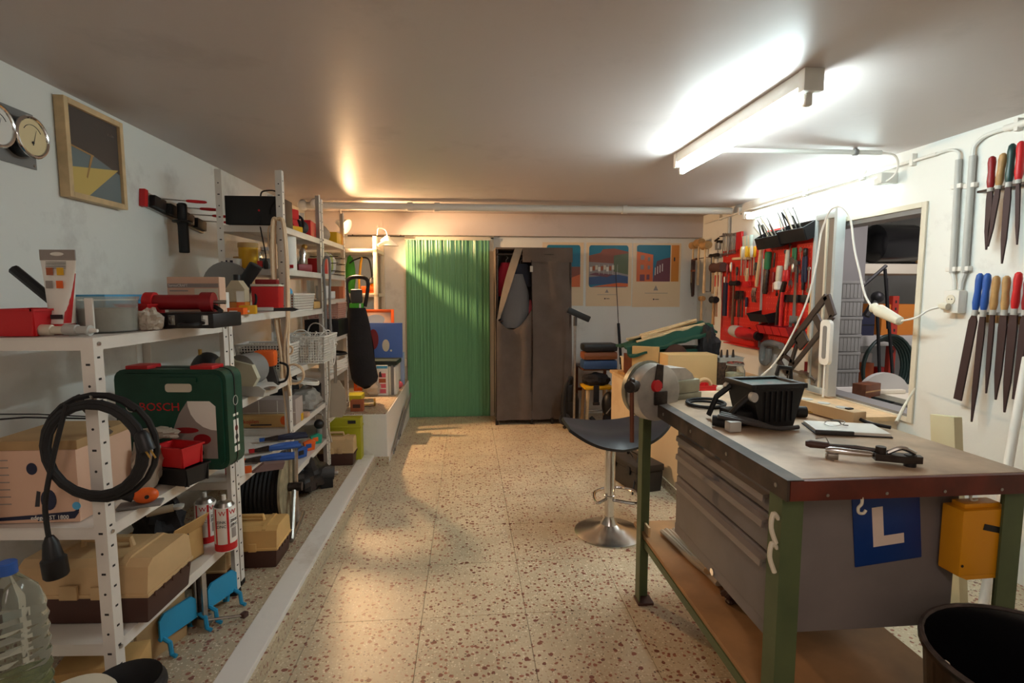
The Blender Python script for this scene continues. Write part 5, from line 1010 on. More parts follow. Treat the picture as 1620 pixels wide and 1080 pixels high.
wf = hung('wooden_fork', 'pale wooden handled funnel tool under the yellow screwdrivers', 'tool', 1182, 424, .03); B().prof((0,0,0),(0,0,-.12), [(0,.016),(.5,.022),(1,.012)], 10).build('handle', 'pale_wood', wf); B().prism([(-.05,-.12),(.05,-.12),(.07,-.17),(-.07,-.17)], 'x', -.012, .012).build('red_clamp', 'red', wf)
for i, (px, py, L, m, lb_) in enumerate(((1151,418,.20,'dark_red','dark red handled chisel on the first red board'),(1157,415,.18,'steel','steel punch on the first red board'),(1166,422,.16,'dark_steel','dark awl hanging on the first red board'),(1196,415,.14,'black','black chain tool beside the yellow screwdrivers'))):
    o = hung('hand_chisel', lb_, 'chisel', px, py, .02); B().prof((0,0,0),(0,0,-L*.5), [(0,.010),(.3,.016),(1,.010)], 8).build('grip', m, o); B().box(-.003,-.008,-L,.003,.008,-L*.5).build('blade', 'steel', o, 0)
mk = hung('multi_clamp', 'grey wire clamps bunched on the first red board', 'clamps', 1194, 455, .02)
for k in range(5): B().tube([(0,-.03+.015*k,0),(-.01,-.035+.017*k,-.06),(0,-.028+.014*k,-.13)], .005, 6, sm=3).build('clamp', 'chrome', mk)
for i, (px, lb_) in enumerate(((1166,'dark long nosed pincers low on the first red board'),(1173,'dark pincers hanging right of the long nosed pincers'))):
    o = hung('pincers', lb_, 'pincers', px, 468, .02)
    for s in (-1, 1): B().tube([(0,s*.012,-.02),(0,s*.03,-.08),(0,s*.026,-.20)], .008, 6, sm=4).build('handle', 'tool_brown', o)
    B().prism([(-.03,-.03),(.03,-.03),(.02,.05),(-.02,.05)], 'x', -.01, .01).build('jaw', 'dark_steel', o)
# black drill bit trays
for i, (pa_, pb_, lb_) in enumerate((((1203,372),(1246,382),'black tilted tray of long drill bits left on the second red board'),((1242,358),(1284,374),'black tilted tray of drill bits at the upper right of the second red board'))):
    c_ = W3((pa_[0]+pb_[0])/2, (pa_[1]+pb_[1])/2+3, .06); o = thing('drill_bit_tray', lb_, 'tray', c_, (0, -.35, 0))
    B().box(-.06,-.17,-.05,.05,.17,-.04,.003).build('base', 'black', o); B().box(-.065,-.17,-.05,-.055,.17,.05,.003).build('front', 'black', o); B().box(.045,-.17,-.05,.055,.17,.07,.003).build('back', 'black', o)
    for s in (-1, 1): B().prism([(-.06,-.05),(.05,-.05),(.05,.07),(-.06,.05)], 'y', s*.17-.004, s*.17+.004).build('cheek', 'black', o, 0)
    for k in range(9):
        q = random.Random(k+i*20); y = -.06+.025*k+ .02; L = q.uniform(.10,.19); B().cyl((q.uniform(-.03,.03),y,-.03),(q.uniform(-.03,.03)-.01,y+.02,.03+L), .006, n=7).build('drill_bit', ('steel','black_gloss','offwhite')[k % 3], o)
# tools on the second board
def grip_tool(name, label, cat, px, py, parts, off=.015):
    o = hung(name, label, cat, px, py, off)
    for (nm, m, p0_, p1_, r) in parts: B().prof((0,p0_[0],p0_[1]),(0,p1_[0],p1_[1]), [(0,r*.8),(.1,r),(.9,r),(1,r*.8)], 10).build(nm, m, o)
    return o
grip_tool('file_brush', 'dark wire brush with a green handle on the second red board', 'brush', 1216, 398, [('handle','green',(0,0),(.01,-.15),.028),('ferrule','dark_steel',(.01,-.15),(.03,-.36),.024)], .03)
grip_tool('wooden_dowel', 'pale wooden stick hanging between the red boards', 'stick', 1205, 388, [('stick','pale_wood',(0,0),(.06,-.36),.016)], .02)
grip_tool('nylon_hammer', 'cream handled rubber mallet on the second red board', 'hammer', 1234, 420, [('handle','offwhite',(0,0),(.01,-.13),.026),('head','paper',(.01,-.13),(.01,-.20),.034)], .03)
grip_tool('tin_snips', 'red handled tin snips on the second red board', 'snips', 1247, 395, [('blade','offwhite',(0,.0),(.02,-.16),.016),('handle','red',(.03,-.16),(.03,-.26),.018),('handle','red',(-.01,-.16),(-.01,-.25),.016)], .03)
grip_tool('green_pliers', 'green handled pliers hanging at the top of the second board', 'pliers', 1257, 392, [('handle','green',(.012,0),(.012,-.12),.011),('handle','green',(-.016,0),(-.016,-.12),.011),('jaw','steel',(0,-.12),(0,-.19),.016)], .02)
grip_tool('black_pliers', 'dark grey handled pliers right of the adjustable wrench', 'pliers', 1274, 405, [('jaw','dark_steel',(0,.06),(0,0),.018),('handle','navy',(.016,0),(.02,-.2),.012),('handle','navy',(-.012,0),(-.016,-.2),.012)], .02)
grip_tool('long_screwdriver', 'slim red screwdriver left of the green handled brush', 'screwdriver', 1210, 395, [('shaft','steel',(0,0),(.01,-.2),.005),('handle','red',(0,.0),(0,-.08),.012)], .012)
grip_tool('steel_punch', 'dark steel punch above the cream mallet', 'punch', 1226, 400, [('shaft','dark_steel',(0,0),(.01,-.12),.008)], .012)
aw = hung('adjustable_wrench', 'large steel adjustable wrench on the second red board', 'wrench', 1261, 418, .045); B().prism([(-.012,0),(.012,0),(.02,-.40),(-.02,-.40)], 'x', -.007, .007).build('shaft', 'chrome', aw); B().prism([(-.05,-.40),(.05,-.40),(.055,-.50),(.015,-.52),(.01,-.46),(-.02,-.46),(-.02,-.52),(-.05,-.50)], 'x', -.010, .010).build('jaw', 'chrome', aw); B().cyl((-.012,0,.01),(.012,0,.01), .026).build('ring_end', 'chrome', aw)
mw_ = hung('steel_wrench', 'chrome ratchet wrench beside the adjustable wrench', 'wrench', 1253, 412, .03); wrench(.18, .03).build('wrench', 'chrome', mw_)
bcut = hung('bolt_cutter', 'dark red handled bolt cutter low on the second red board', 'bolt cutter', 1237, 462, .04)
B().tube([(0,.01,0),(0,.05,-.12),(0,.06,-.28)], .012, 8).build('handle', 'dark_steel', bcut); B().tube([(0,-.01,0),(0,.0,-.12),(0,.0,-.28)], .015, 8).build('handle', 'red', bcut); B().prism([(-.02,0),(.02,0),(-.02,.09),(-.05,.08)], 'x', -.012, .012).build('jaw', 'dark_steel', bcut)
bt_ = hung('parts_bin', 'small black open bin low on the second red board', 'bin', 1217, 500, .0); B().prism([(.02,-.05),(-.09,-.05),(-.13,.02),(-.125,.02),(-.085,-.044),(.02,-.044)], 'y', -.14, .14).build('body', 'black', bt_, 0)
for s in (-1, 1): B().prism([(.02,-.05),(-.09,-.05),(-.13,.02),(.02,.05)], 'y', s*.14-.003, s*.14+.003).build('cheek', 'black', bt_, 0)
bmg = hung('magnet_bar', 'black magnetic bar across the second red board', 'bar', 1255, 472, .0); B().box(-.02,-.22,-.03,.0,.14,.03,.004).build('bar', 'black', bmg)
rtr = hung('parts_tray', 'red plastic parts tray with dividers on the second red board', 'tray', 1240, 522, .0)
for k in range(4): B().prism([(.0,-.04),(-.08,-.04),(-.11,.03),(-.105,.03),(-.076,-.034),(.0,-.034)], 'y', -.20+.11*k, -.10+.11*k).build('compartment', 'red', rtr, 0)
for k in range(5): B().prism([(.0,-.04),(-.08,-.04),(-.11,.03),(.0,.05)], 'y', -.203+.11*k, -.197+.11*k).build('divider', 'dark_red', rtr, 0)
lv = hung('red_grinder', 'red and grey battery tool hung along the bottom of the first red board', 'power tool', 1176, 528, .06); B().prof((0,.32,.02),(0,-.24,.0), [(0,.02),(.1,.035),(.35,.05),(.4,.055),(.8,.05),(1,.045)], 14).build('body', 'red', lv); B().prof((0,.20,.018),(0,.06,.01), [(0,.05),(.5,.058),(1,.058)], 14).build('grey_collar', 'light_grey', lv); B().cyl((0,-.24,0),(0,-.27,0), .04).build('black_end', 'black', lv); B().cyl((0,0,.03),(.06,0,.05), .012).build('hook', 'dark_steel', lv)
rsh = hung('red_shelf', 'narrow red shelf strip under the first red board', 'shelf', 1176, 545, .0); B().box(-.05,-.36,-.01,.028,.30,.0,.002).build('strip', 'peg_red', rsh)
# things hanging below the boards
gh_ = hung('vise_handle', 'thick grey bent hose loop hanging below the second red board', 'hose', 1219, 548, .03); B().tube([(0,-.16,.02),(0,.0,.03),(0,.10,.0),(0,.12,-.12),(0,.07,-.15),(0,.03,-.10),(0,.02,-.02)], .028, 10, sm=5).build('hose', 'grey', gh_)
rg_ = hung('valve_set', 'dark metal valve and fittings hanging under the second red board', 'valve', 1276, 572, .03); B().cyl((0,0,0),(0,0,-.10), .014).build('stem', 'dark_red', rg_); B().cyl((0,.05,-.1),(0,-.06,-.1), .03).build('body', 'steel', rg_); B().cyl((0,-.06,-.11),(0,-.12,-.13), .016).build('spout', 'steel', rg_); B().tube([(0,.06,-.1),(0,.3,-.08),(0,.4,-.05)], .01, sm=4).build('pipe', 'steel', rg_)
wd_ = hung('batten_offcut', 'short pale wooden slat on the wall right of the second red board', 'slat', 1287, 470, .0); B().box(-.01,-.04,-.35,.03-.001,.04,.1,.002).build('board', 'pale_wood', wd_)
# ------------------------------------------------------------------ folded open sash beside the hatch
sa = struct(thing('window_2', 'pale grey window sash folded open against the right wall', 'window', (2.59, 3.52, .655)))
del sa['category']
mat('sash_grey', (186,190,188), .45)
B().box(-.045,0,0,.02,.03,1.34,.003).build('stile', 'sash_grey', sa); B().box(-.03,.235,0,.01,.26,1.30,.003).build('stile', 'sash_grey', sa); B().box(-.028,.12,.0,.0,.14,1.3,.003).build('mullion', 'offwhite', sa)
for z in (0, 1.26): B().box(-.03,.03,z,.01,.235,z+.045,.003).build('rail', 'sash_grey', sa)
B().box(-.016,.028,.04,-.01,.122,1.27).build('pane', mat('pane_brown', (140,128,116), .25), sa, 0); B().box(-.016,.138,.04,-.01,.236,1.27).build('pane', 'pane_brown', sa, 0)
# metal scissor bracket propped against the sash
bkx = thing('wall_bracket', 'dark metal scissor wall bracket propped against the folded sash', 'bracket')
def bar(a, b_, w, m='dark_steel', t=.008):
    A_, C_ = at(*a, X=2.40), at(*b_, X=2.40); d = (C_-A_); n_ = Vector((0, d.z, -d.y)).normalized()*w
    pts = [(p.y, p.z) for p in (A_+n_, C_+n_, C_-n_, A_-n_)]; B().prism(pts, 'x', 2.40-t, 2.40+t).build('arm', m, bkx, 0)
mat('dark_steel2', (66,58,54), .5, .3); 
for a, b_, w in (((1308,468),(1232,568),.022),((1318,500),(1246,590),.016),((1308,468),(1318,500),.03),((1290,500),(1300,520),.03),((1232,568),(1245,592),.016),((1238,560),(1258,575),.014),((1262,540),(1246,592),.014),((1275,530),(1262,545),.05)): bar(a, b_, w, 'dark_steel2')
pz = at(1246, 592, X=2.40); B().tube([(2.40,pz.y,pz.z),(2.40,pz.y,.642)], .006).build('prop', 'dark_steel', bkx)
pcl = thing('grab_bar', 'white plastic handle piece leaning on the folded sash below the bracket', 'handle', at(1308, 520, X=2.38)); B().prism(rr(-.05,-.24,.05,.06,.035), 'x', -.012, .012).build('body', 'white', pcl); B().prism(rr(-.02,-.20,.02,.02,.015), 'x', -.014, -.0125).build('slot', 'grey', pcl); B().tube([(0,0,-.24),(0,.0,-.46)], .006).build('stem', 'white_cable', pcl)
# cable from the socket through the connector and down to the bench
cb_ = thing('extension_cable', 'white cable with an inline connector hanging before the hatch', 'cable')
P_ = lambda x, y, X=2.50: at(x, y, X=X)
B().tube([P_(1497,484,2.59),P_(1470,490,2.54),P_(1450,502),P_(1424,508)], .0055, 8, sm=6).build('cable', 'white_cable', cb_)
B().prof(P_(1426,509),P_(1378,484), [(0,.012),(.05,.026),(.5,.034),(.72,.038),(.75,.030),(.85,.026),(.9,.032),(1,.012)], 14).build('connector', 'offwhite', cb_)
B().tube([P_(1379,485),P_(1368,465),P_(1360,430),P_(1352,395),P_(1346,350),P_(1336,331,2.47),P_(1325,327,2.45),P_(1312,335,2.45),P_(1300,365,2.46),P_(1297,380,2.46),P_(1290,425,2.45),P_(1275,480,2.42),P_(1250,535,2.36),P_(1225,575,2.28),P_(1200,598,2.20)], .0065, 8, sm=5).build('cable', 'white_cable', cb_)
pgs = B().prof(P_(1500,485,2.565),P_(1486,483,2.56), [(0,.018),(.6,.02),(1,.010)], 12).build('plug', 'offwhite', cb_)
c2w = thing('extension_lead', 'pale cord rising from the power strip across the hatch edge', 'cord'); B().tube([at(1418,668,X=1.45),at(1432,640,X=1.9),at(1447,615,X=2.58)], .006, 8, sm=4).build('cord', 'offwhite', c2w)
# ------------------------------------------------------------------ file racks
def file_tool(label, ptop, pj, ptip, mh, w, pointed, Xw=2.585, group='files'):
    a, j, t_ = (at(*p, X=Xw) for p in (ptop, pj, ptip)); o = thing('file', label, 'file', j, 0)
    B().prof(a-j, Vector((0,0,0)), [(0,.006),(.05,.014),(.2,.017),(.5,.014),(.8,.017),(.95,.014),(1,.012)], 12).build('handle', mh, o); 
    B().prof(Vector((0,0,0)), (t_-j)*.06, [(0,.013),(1,.013)], 12).build('ferrule', 'light_grey', o)
    d = t_-j; n_ = Vector((0, d.z, -d.y)).normalized()
    if pointed: pts = [d*.06+n_*w*.8, d*.2+n_*w, d*.7+n_*w*.8, d+n_*w*.12, d-n_*w*.12, d*.7-n_*w*.8, d*.2-n_*w, d*.06-n_*w*.8]
    else: pts = [d*.06+n_*w*.5, d*.12+n_*w, d+n_*w, d-n_*w, d*.12-n_*w, d*.06-n_*w*.5]
    B().prism([(p.y, p.z) for p in pts], 'x', -.004, .004).build('blade', mat('file_dark', (58,42,44), .55, .3), o, 0)
file_tool('blue handled broad flat file in the lower wall rack', (1551,432),(1543,490),(1515,632), 'blue', .022, False)
file_tool('blue handled tapered file with white lettering in the lower wall rack', (1563,432),(1556,490),(1537,667), 'blue', .017, True)
file_tool('light wooden handled slim file beside the blue handled files', (1577,436),(1571,490),(1560,622), 'wood', .013, True)
file_tool('wooden handled half round file next to the red handled file', (1593,436),(1589,490),(1575,632), 'wood', .020, True)
file_tool('red handled half round file in the lower wall rack', (1612,430),(1605,488),(1589,652), 'red', .021, True)
file_tool('dark red handled flat file at the end of the lower wall rack', (1628,438),(1622,490),(1607,632), 'dark_red', .016, False)
lr = thing('file_rack', 'long wooden rack strip holding the lower row of files', 'rack', (XR, at(1590,492,X=2.6).y-.02, at(1580,492,X=2.6).z-.015)); B().box(-.035,-.28,-.006,-.003,.16,.008,.002).build('strip', 'light_grey', lr)
for k in range(6): B().box(-.03,-.25+.07*k,-.045,-.003,-.20+.07*k,-.007,.002).build('wood_block', 'wood', lr)
file_tool('maroon bulb handled file in the upper wall rack', (1570,247),(1567,297),(1560,395), 'dark_red', .016, True)
file_tool('orange wooden handled file crossing the maroon one in the upper rack', (1588,242),(1580,293),(1563,390), 'wood', .014, True)
file_tool('dark green handled long tapered file in the upper rack', (1602,227),(1596,288),(1585,417), mat('deep_green', (34,66,62), .35), .016, True)
file_tool('red handled slim file in the upper rack', (1616,223),(1611,284),(1609,387), 'red', .010, True)
ur = thing('file_rack', 'dark metal rack strip holding the upper row of files', 'rack', (XR, at(1600,292,X=2.6).y, at(1600,294,X=2.6).z)); B().box(-.05,-.20,-.006,-.003,.16,.006,.002).build('strip', 'dark_steel', ur)
# plank and white post standing in the gap between workbench and wall
pk_ = thing('offcut_board', 'pale board offcut leaning upright between the workbench and the wall', 'board', at(1528, 700, X=2.1)); pk_.location.z = 0
zt = at(1505, 657, X=2.1).z; pk_.rotation_euler = (-.12,0,0); B().box(-.02,-.06,0,.02,.06,zt,.004).build('board', mat('board_cream', (206,196,160), .6), pk_)
wp = thing('white_post', 'thin white post leaning on the right wall below the files', 'post'); a_, b2_ = at(1607,737,X=2.2), at(1622,600,X=2.55); B().cyl((2.10,a_.y,.0),(2.55,b2_.y,b2_.z+.1), .018).build('post', 'white', wp); B().cyl((2.10,a_.y,0),(2.101,a_.y,.012), .022).build('cap', 'grey', wp)
# ------------------------------------------------------------------ on the low cream bench
ZB = .641
jr = thing('glass_jar', 'large empty glass jar with a glass lid on the cream bench', 'jar', (2.07, 3.93, ZB)); B().lathe([(.07,0),(.075,.006),(.075,.15),(.062,.175),(.062,.19),(.058,.19),(.057,.175),(.07,.15),(.07,.01)], n=28).build('body', 'glass', jr); B().lathe([(.066,.19),(.068,.20),(.06,.215),(.02,.22)], n=28).build('lid', 'glass', jr); B().lathe([(.067,.011),(.067,.13)], n=24).build('contents', mat('pale_grain', (206,192,160), .7, 0, .15, 60), jr)
oc = carton('upright_carton', 'tan cardboard carton standing before the green cloth', 'box', (1.78, 4.14, ZB), -.03, .40, .20, .26, mat('carton_tan', (198,166,116), .7)); B().box(.20,-.099,.02,.2012,.099,.25).build('dark_side', mat('cork', (98,68,48), .8, 0, .4, 60), oc, 0)
of_ = thing('carton_flap', 'orange lit cardboard flap standing behind the tan carton', 'box', (1.50, 4.32, ZB), -.5); B().box(-.12,-.02,0,.10,.02,.30,.004).build('panel', 'kraft', of_)
dk = B().cyl((0,-.012,0),(0,.012,0), .10, n=24).build('dark_disc', 'tool_brown'); dk.location = (1.74, 4.30, ZB+.22); dk.name = 'grinding_disc'; tag(dk, 'dark brown grinding disc standing behind the tan carton', 'disc')
dks = carton('support_box', 'brown wooden box behind the tan carton under the green cloth', 'box', (1.70, 4.55, ZB), 0, .55, .36, .20, 'dark_wood')
gc_ = thing('green_cloth', 'dark green cloth heaped on the box at the end of the cream bench', 'cloth', (1.75, 4.52, ZB+.2)); 
def clothf(u, v): return ((-.40+.75*u), -.22+.44*v, .09+.20*u-.05*(v-.5)**2+.035*noise.noise(Vector((u*6,v*5,1)))-(.05 if v < .15 else 0))
B().grid(clothf, 24, 14, .02).build('cloth', mat('cloth_green', (20,66,50), .85, bump=.3, bs=30), gc_); B().box(-.30,-.18,0,.34,.18,.07,.01).build('stuffing', 'cloth_green', gc_)
for k in range(7):
    q = random.Random(k+5); o = thing('wooden_stick', 'pale wooden stick lying on the green cloth', 'stick', (1.72+q.uniform(-.05,.05), 4.44+.035*k, ZB+.40+.012*(k % 3)), (0,-.25+q.uniform(-.05,.05),q.uniform(-.15,.15)), 'wooden sticks on the green cloth')
    B().box(-.30+.05*(k % 3),-.012,-.008,.32,.012,.008,.003).build('stick', 'pale_wood', o)
bgv = crumple('work_gloves', 'pair of black work gloves slumped over the box end', 'gloves', (2.04, 4.34, ZB+.16), .11, (.75,.8,1.5), 'black_fabric', 101, .5)
pr2 = carton('support_box', 'small dark box under the black gloves', 'box', (2.06, 4.36, ZB), 0, .18, .2, .16, 'tool_brown')
wtr = open_bin('pale plastic tray of small hardware behind the glass jar', (2.12, 4.16, ZB+.19), 0, .20, .16, .04, 'light_grey'); 
wtb2 = carton('cork_block', 'mottled brown cork block between the carton and the jar', 'block', (2.09, 4.16, ZB), 0, .16, .14, .188, 'cork')
prp = thing('small_funnel_set', 'little metal funnels standing in the hardware tray', 'funnels', (2.12, 4.16, ZB+.195))
for k in range(3): B().lathe([(.02,.0),(.012,.03),(.006,.09)], (-.05+.05*k,.0,0), 12).build('funnel', 'dark_steel', prp)
rb3 = open_bin('red plastic bin with rubber bands behind the vise', (1.62, 3.62, ZB), .1, .24, .14, .10, 'red'); rtp = thing('rubber_hose_piece', 'short striped hose piece in the red bin behind the vise', 'hose', (1.66, 3.62, ZB+.06)); B().tube([(-.06,0,0),(0,0,.07),(.06,0,.06),(.08,0,-.02)], .014, 8, sm=5).build('hose', 'tool_beige', rtp)
rp_ = thing('cream_roll', 'small cream cylinder roll lying on the cream bench', 'roll', (1.90, 3.86, ZB)); B().prof((-.06,0,.024),(.06,0,.024), [(0,.02),(.06,.024),(.94,.024),(1,.02)]).build('roll', 'offwhite', rp_); B().cyl((.06,0,.024),(.063,0,.024), .012).build('core', 'kraft', rp_)
# boards on the bench end
bdl = thing('bench_board', 'loose wooden board lying on the end of the cream bench', 'board', (1.50, 4.72, ZB), .2); B().box(-.08,-.14,0,.16,.12,.022,.003).build('board', 'wood', bdl)

for i, (px, py, L, r, m, lb_) in enumerate(((1243,398,.20,.018,'chrome','chrome combination spanner beside the red tin snips'),(1250,388,.15,.014,'steel','short steel spanner above the ratchet wrench'),(1267,395,.17,.02,'chrome','chrome spanner between the adjustable wrench and grey pliers'),(1280,425,.16,.016,'steel','slim steel spanner at the right edge of the second board'),(1230,440,.13,.014,'dark_steel','dark spanner under the cream mallet'))):
    o = hung('spanner', lb_, 'spanner', px, py, .02); wrench(L, r).build('spanner', m, o)
for i, (px, py, m, lb_) in enumerate(((1224,430,'dark_red','dark red screwdriver under the steel punch'),(1271,440,'black','black screwdriver below the grey pliers'),(1181,470,'navy','dark blue screwdriver on the empty part of the first board'))):
    grip_tool('wall_screwdriver', lb_, 'screwdriver', px, py, [('handle',m,(0,0),(0,-.09),.013),('shaft','steel',(0,-.09),(0,-.17),.004)], .012)
# ================================================================== workbench
ZW = .955
bn = thing('workbench', 'green steel workbench with a worn wooden top and a red front edge', 'workbench')
mat('bench_top', (204,176,146), .42, 0, rgb2=(150,126,102), vs=6); mat('bench_edge', (112,46,30), .5, 0, .3, 9); mat('edge_steel', (84,70,60), .55, .3, .35, 14)
B().box(.755,1.17,.913,1.385,2.28,ZW,.002).build('top', 'bench_top', bn)
B().box(.757,1.155,.905,1.387,1.17,ZW-.001,.002).build('front_edge', 'bench_edge', bn)
B().box(.748,1.155,.905,.755,2.28,ZW+.001).build('steel_edging', 'edge_steel', bn, 0); B().box(.748,1.155,ZW,.79,2.28,ZW+.0018).build('steel_edging', 'edge_steel', bn, 0)
for k in range(5): B().cyl((.7465,1.2+k*.25,.93),(.748,1.2+k*.25,.93), .006, n=8).build('screw', 'steel', bn)
for k in range(4): B().cyl((.85+k*.15,1.1535,.918),(.85+k*.15,1.155,.918), .004, n=8).build('screw', 'steel', bn)
def leg(x, y, sx, sy):
    lg = B().prism([(x,y),(x+sx*.055,y),(x+sx*.055,y+sy*.006),(x+sx*.006,y+sy*.006),(x+sx*.006,y+sy*.055),(x,y+sy*.055)], 'z', .012, .905).build('leg', 'bench_green', bn, 0)
    B().box(min(x,x+sx*.06)-.006,min(y,y+sy*.06)-.006,0,max(x,x+sx*.06)+.006,max(y,y+sy*.06)+.006,.012,.003).build('foot_plate', 'tool_brown', lg)
leg(.757,1.185,1,1); leg(.757,2.262,1,-1); leg(1.40,1.185,-1,1); leg(1.40,2.262,-1,-1)
for y in (2.25,): B().box(.81,y,.85,1.30,y+.006,.905).build('cross_rail', 'bench_green', bn, 0)
B().box(.772,1.30,.27,.79,2.2,.30).build('stretcher', 'bench_green', bn, 0); B().box(1.33,1.25,.27,1.35,2.2,.30).build('stretcher', 'bench_green', bn, 0)
pl = thing('lower_plank', 'plywood plank shelf lying on the workbench stretchers', 'shelf'); B().box(.775,1.20,.302,1.335,2.36,.32,.002).build('plank', mat('plywood', (176,132,88), .6, 0, .15, 7), pl)
B().box(.79,2.20,.302,.80,2.36,.36,.001).build('edge_batten', 'pale_wood', pl)
du = thing('drawer_cabinet', 'grey steel drawer cabinet hung under the workbench', 'cabinet', (0,0,0))
B().box(.812,1.262,.50,1.30,1.95,.900,.003).build('body', 'bench_grey', du)
for z0_, z1_ in ((.505,.695),(.703,.805),(.813,.875)):
    d = B().box(.800,1.285,z0_,.812,1.93,z1_,.003).build('drawer_front', 'bench_grey', du)
    B().prism([(.800,z1_-.012),(.782,z1_-.016),(.780,z1_-.034),(.786,z1_-.036),(.789,z1_-.022),(.800,z1_-.024)], 'y', 1.31, 1.90).build('handle', mat('bench_handle', (140,130,124), .4), d, 0)
B().box(.806,1.262,.46,.815,1.95,.50,.002).build('kick_strip', 'bench_grey', du); B().cyl((.80,1.62,.475),(.806,1.62,.475), .012, n=12).build('lock', 'chrome', du)
# rags and rope on the plank
rpk = thing('rope', 'old grey rope laid in strands on the plank under the drawers', 'rope', (0,0,.321))
for k in range(7): q = random.Random(k); B().tube([(.86+.018*k,2.22,.012+.006*(k % 2)),(.87+.018*k,2.10,.012+.005*((k+1) % 2)),(.885+.014*k,1.95,.014),(.90+.009*k,1.86,.016+.004*(k % 3)),(.905+.006*k,1.78,.016)], .011, 6, sm=4).build('strand', 'tan_fabric', rpk)
B().tube([(.89,1.84,.03),(.93,1.86,.035),(.97,1.82,.02)], .014, 6, sm=4).build('knot', 'tool_beige', rpk)
crumple('rag', 'dark brown rag beside the rope end on the plank', 'rag', (.93, 1.70, .321), .045, (1,.9,.5), 'tool_brown', 111, .6)
# blue L plate and yellow box on the bench end
lp = thing('learner_plate', 'dark blue plate with a pale letter L on the drawer cabinet side', 'sign', (1.098, 1.262, .782), (0,-.11,0)); lp.scale = (1.08, 1, 1.08); B().box(-.087,-.003,-.09,.087,-.0006,.09,.002).build('plate', mat('plate_blue', (18,54,120), .4), lp)
flat([(-.038,-.045),(.042,-.045),(.042,-.02),(-.010,-.02),(-.010,.055),(-.038,.055)], mat('plate_white', (226,206,192), .5), lp, 'letter_l', a=-.0036)
yx = thing('yellow_box', 'yellow metal box with a black label hanging on a hook at the bench end', 'box', (1.31, 1.25, .678), (0,0,.04)); yx.scale = (.93, .9, .93)
B().box(-.078,-.065,0,.078,0,.185,.004).build('body', mat('box_yellow', (222,150,20), .45), yx); B().box(-.06,-.05,.185,.05,-.01,.198,.002).build('top_flange', 'box_yellow', yx)
lbm = B().xf((.03,-.0662,.128),(0,.24,0)).box(-.045,-.0006,-.0085,.045,.0006,.0085); lbm.build('black_label', 'black', yx, 0); B().cyl((-.07,-.0665,.03),(-.07,-.065,.03), .004, n=8).build('rivet', 'dark_steel', yx)
B().prism([(-.078,0),(-.05,-.012),(.07,-.012),(.078,0)], 'y', -.063, -.002).build('bottom_lip', 'box_yellow', yx, 0)
for i, x in enumerate((.94, 1.293)):
    h_ = thing('cup_hook', ['pale hook screwed under the bench edge left of the letter plate', 'pale hook carrying the yellow box under the bench edge'][i], 'hook', (x, 1.158 if i == 0 else 1.222, .905 if i == 0 else .892)); B().tube([(0,0,.005),(.0,0,-.012),(-.008,0,-.022),(-.006,0,-.034),(.006,0,-.036),(.012,0,-.028)] if i == 0 else [(.012,0,.005),(0,0,-.008),(-.004,0,-.02),(.004,0,-.03),(.016,0,-.026)], .0035, 8, sm=5).build('wire', 'offwhite', h_)
hkx = thing('cable_clips', 'worn cream plastic hooks fixed on the green bench leg', 'hooks', (.757, 1.20, .80)); 
for z in (.045, -.03): B().tube([(0,-.002,z),(-.016,-.006,z+.015),(-.02,-.006,z-.02),(-.006,-.006,z-.06)], .006, 8, sm=4).build('hook', 'offwhite', hkx)
bi = thing('waste_bin', 'large black plastic bin with a worn rim in front of the workbench', 'bin', (1.225, .955, 0)); B().lathe([(.17,0),(.215,.585),(.225,.60),(.225,.61),(.212,.61),(.205,.585),(.162,.012)], n=40).build('body', 'black_gloss', bi); B().tube([(.219*_c(2*PI*i/40),.219*_s(2*PI*i/40),.611) for i in range(40)], .006, 6, True).build('rim', mat('rim_worn', (92,80,74), .6, 0, .4, 30), bi)
B().tube([(-.20,.04,.60),(-.185,.075,.52),(-.175,.06,.44),(-.165,.05,.36)], .008, 8, sm=4).build('drip', 'offwhite', bi)
# vise on the far corner
vs = thing('bench_vise', 'large steel bench vise with a round jaw casting on the workbench corner', 'vise', (.735, 2.06, 1.0), .42)
mat('vise_steel', (206,200,192), .4, .45, .22, 9); mat('vise_olive', (164,162,142), .45, .3, .2, 8)
B().prof((0,-.05,0),(0,.02,0), [(0,.098),(.06,.112),(.8,.115),(1,.108)], 32).build('jaw_casting', 'vise_steel', vs); B().prof((0,.02,.005),(0,.05,.005), [(0,.118),(1,.11)], 32).build('rear_casting', 'vise_olive', vs)
B().prism([(-.035,.02),(.01,.02),(.012,.112),(-.02,.118)], 'y', -.056, -.051).build('worn_patch', 'dark_steel', vs); B().prof((-.02,-.062,.032),(-.02,-.05,.032), [(0,.022),(1,.026)], 16).build('red_boss', 'red', vs); B().box(-.032,-.060,-.045,.034,-.05,.008,.004).build('label_plate', 'dark_steel', vs)
B().box(.07,-.03,-.02,.25,.08,.036,.008).build('fixed_jaw', 'vise_olive', vs); B().prism([(.06,.036),(.225,.036),(.21,.06),(.17,.085),(.06,.092)], 'y', -.02, .07).build('anvil', 'vise_steel', vs); B().box(.06,-.03,-.045,.26,.09,-.02,.004).build('slide_base', 'vise_olive', vs)
B().box(.02,-.045,-.10,.06,.0,-.05,.006).build('clamp_foot', 'vise_steel', vs)
B().prof((-.10,-.03,.04),(-.165,-.06,.04), [(0,.016),(.4,.018),(.5,.026),(1,.022)], 14).build('screw_head', 'dark_steel', vs); B().cyl((-.15,-.055,.05),(-.145,-.058,-.175), .0085).build('tommy_bar', mat('copper_dark', (120,74,58), .4, .7), vs); B().sph((-.15,-.055,.06), .014, (1,1,1), 8).build('bar_knob', 'dark_steel', vs)
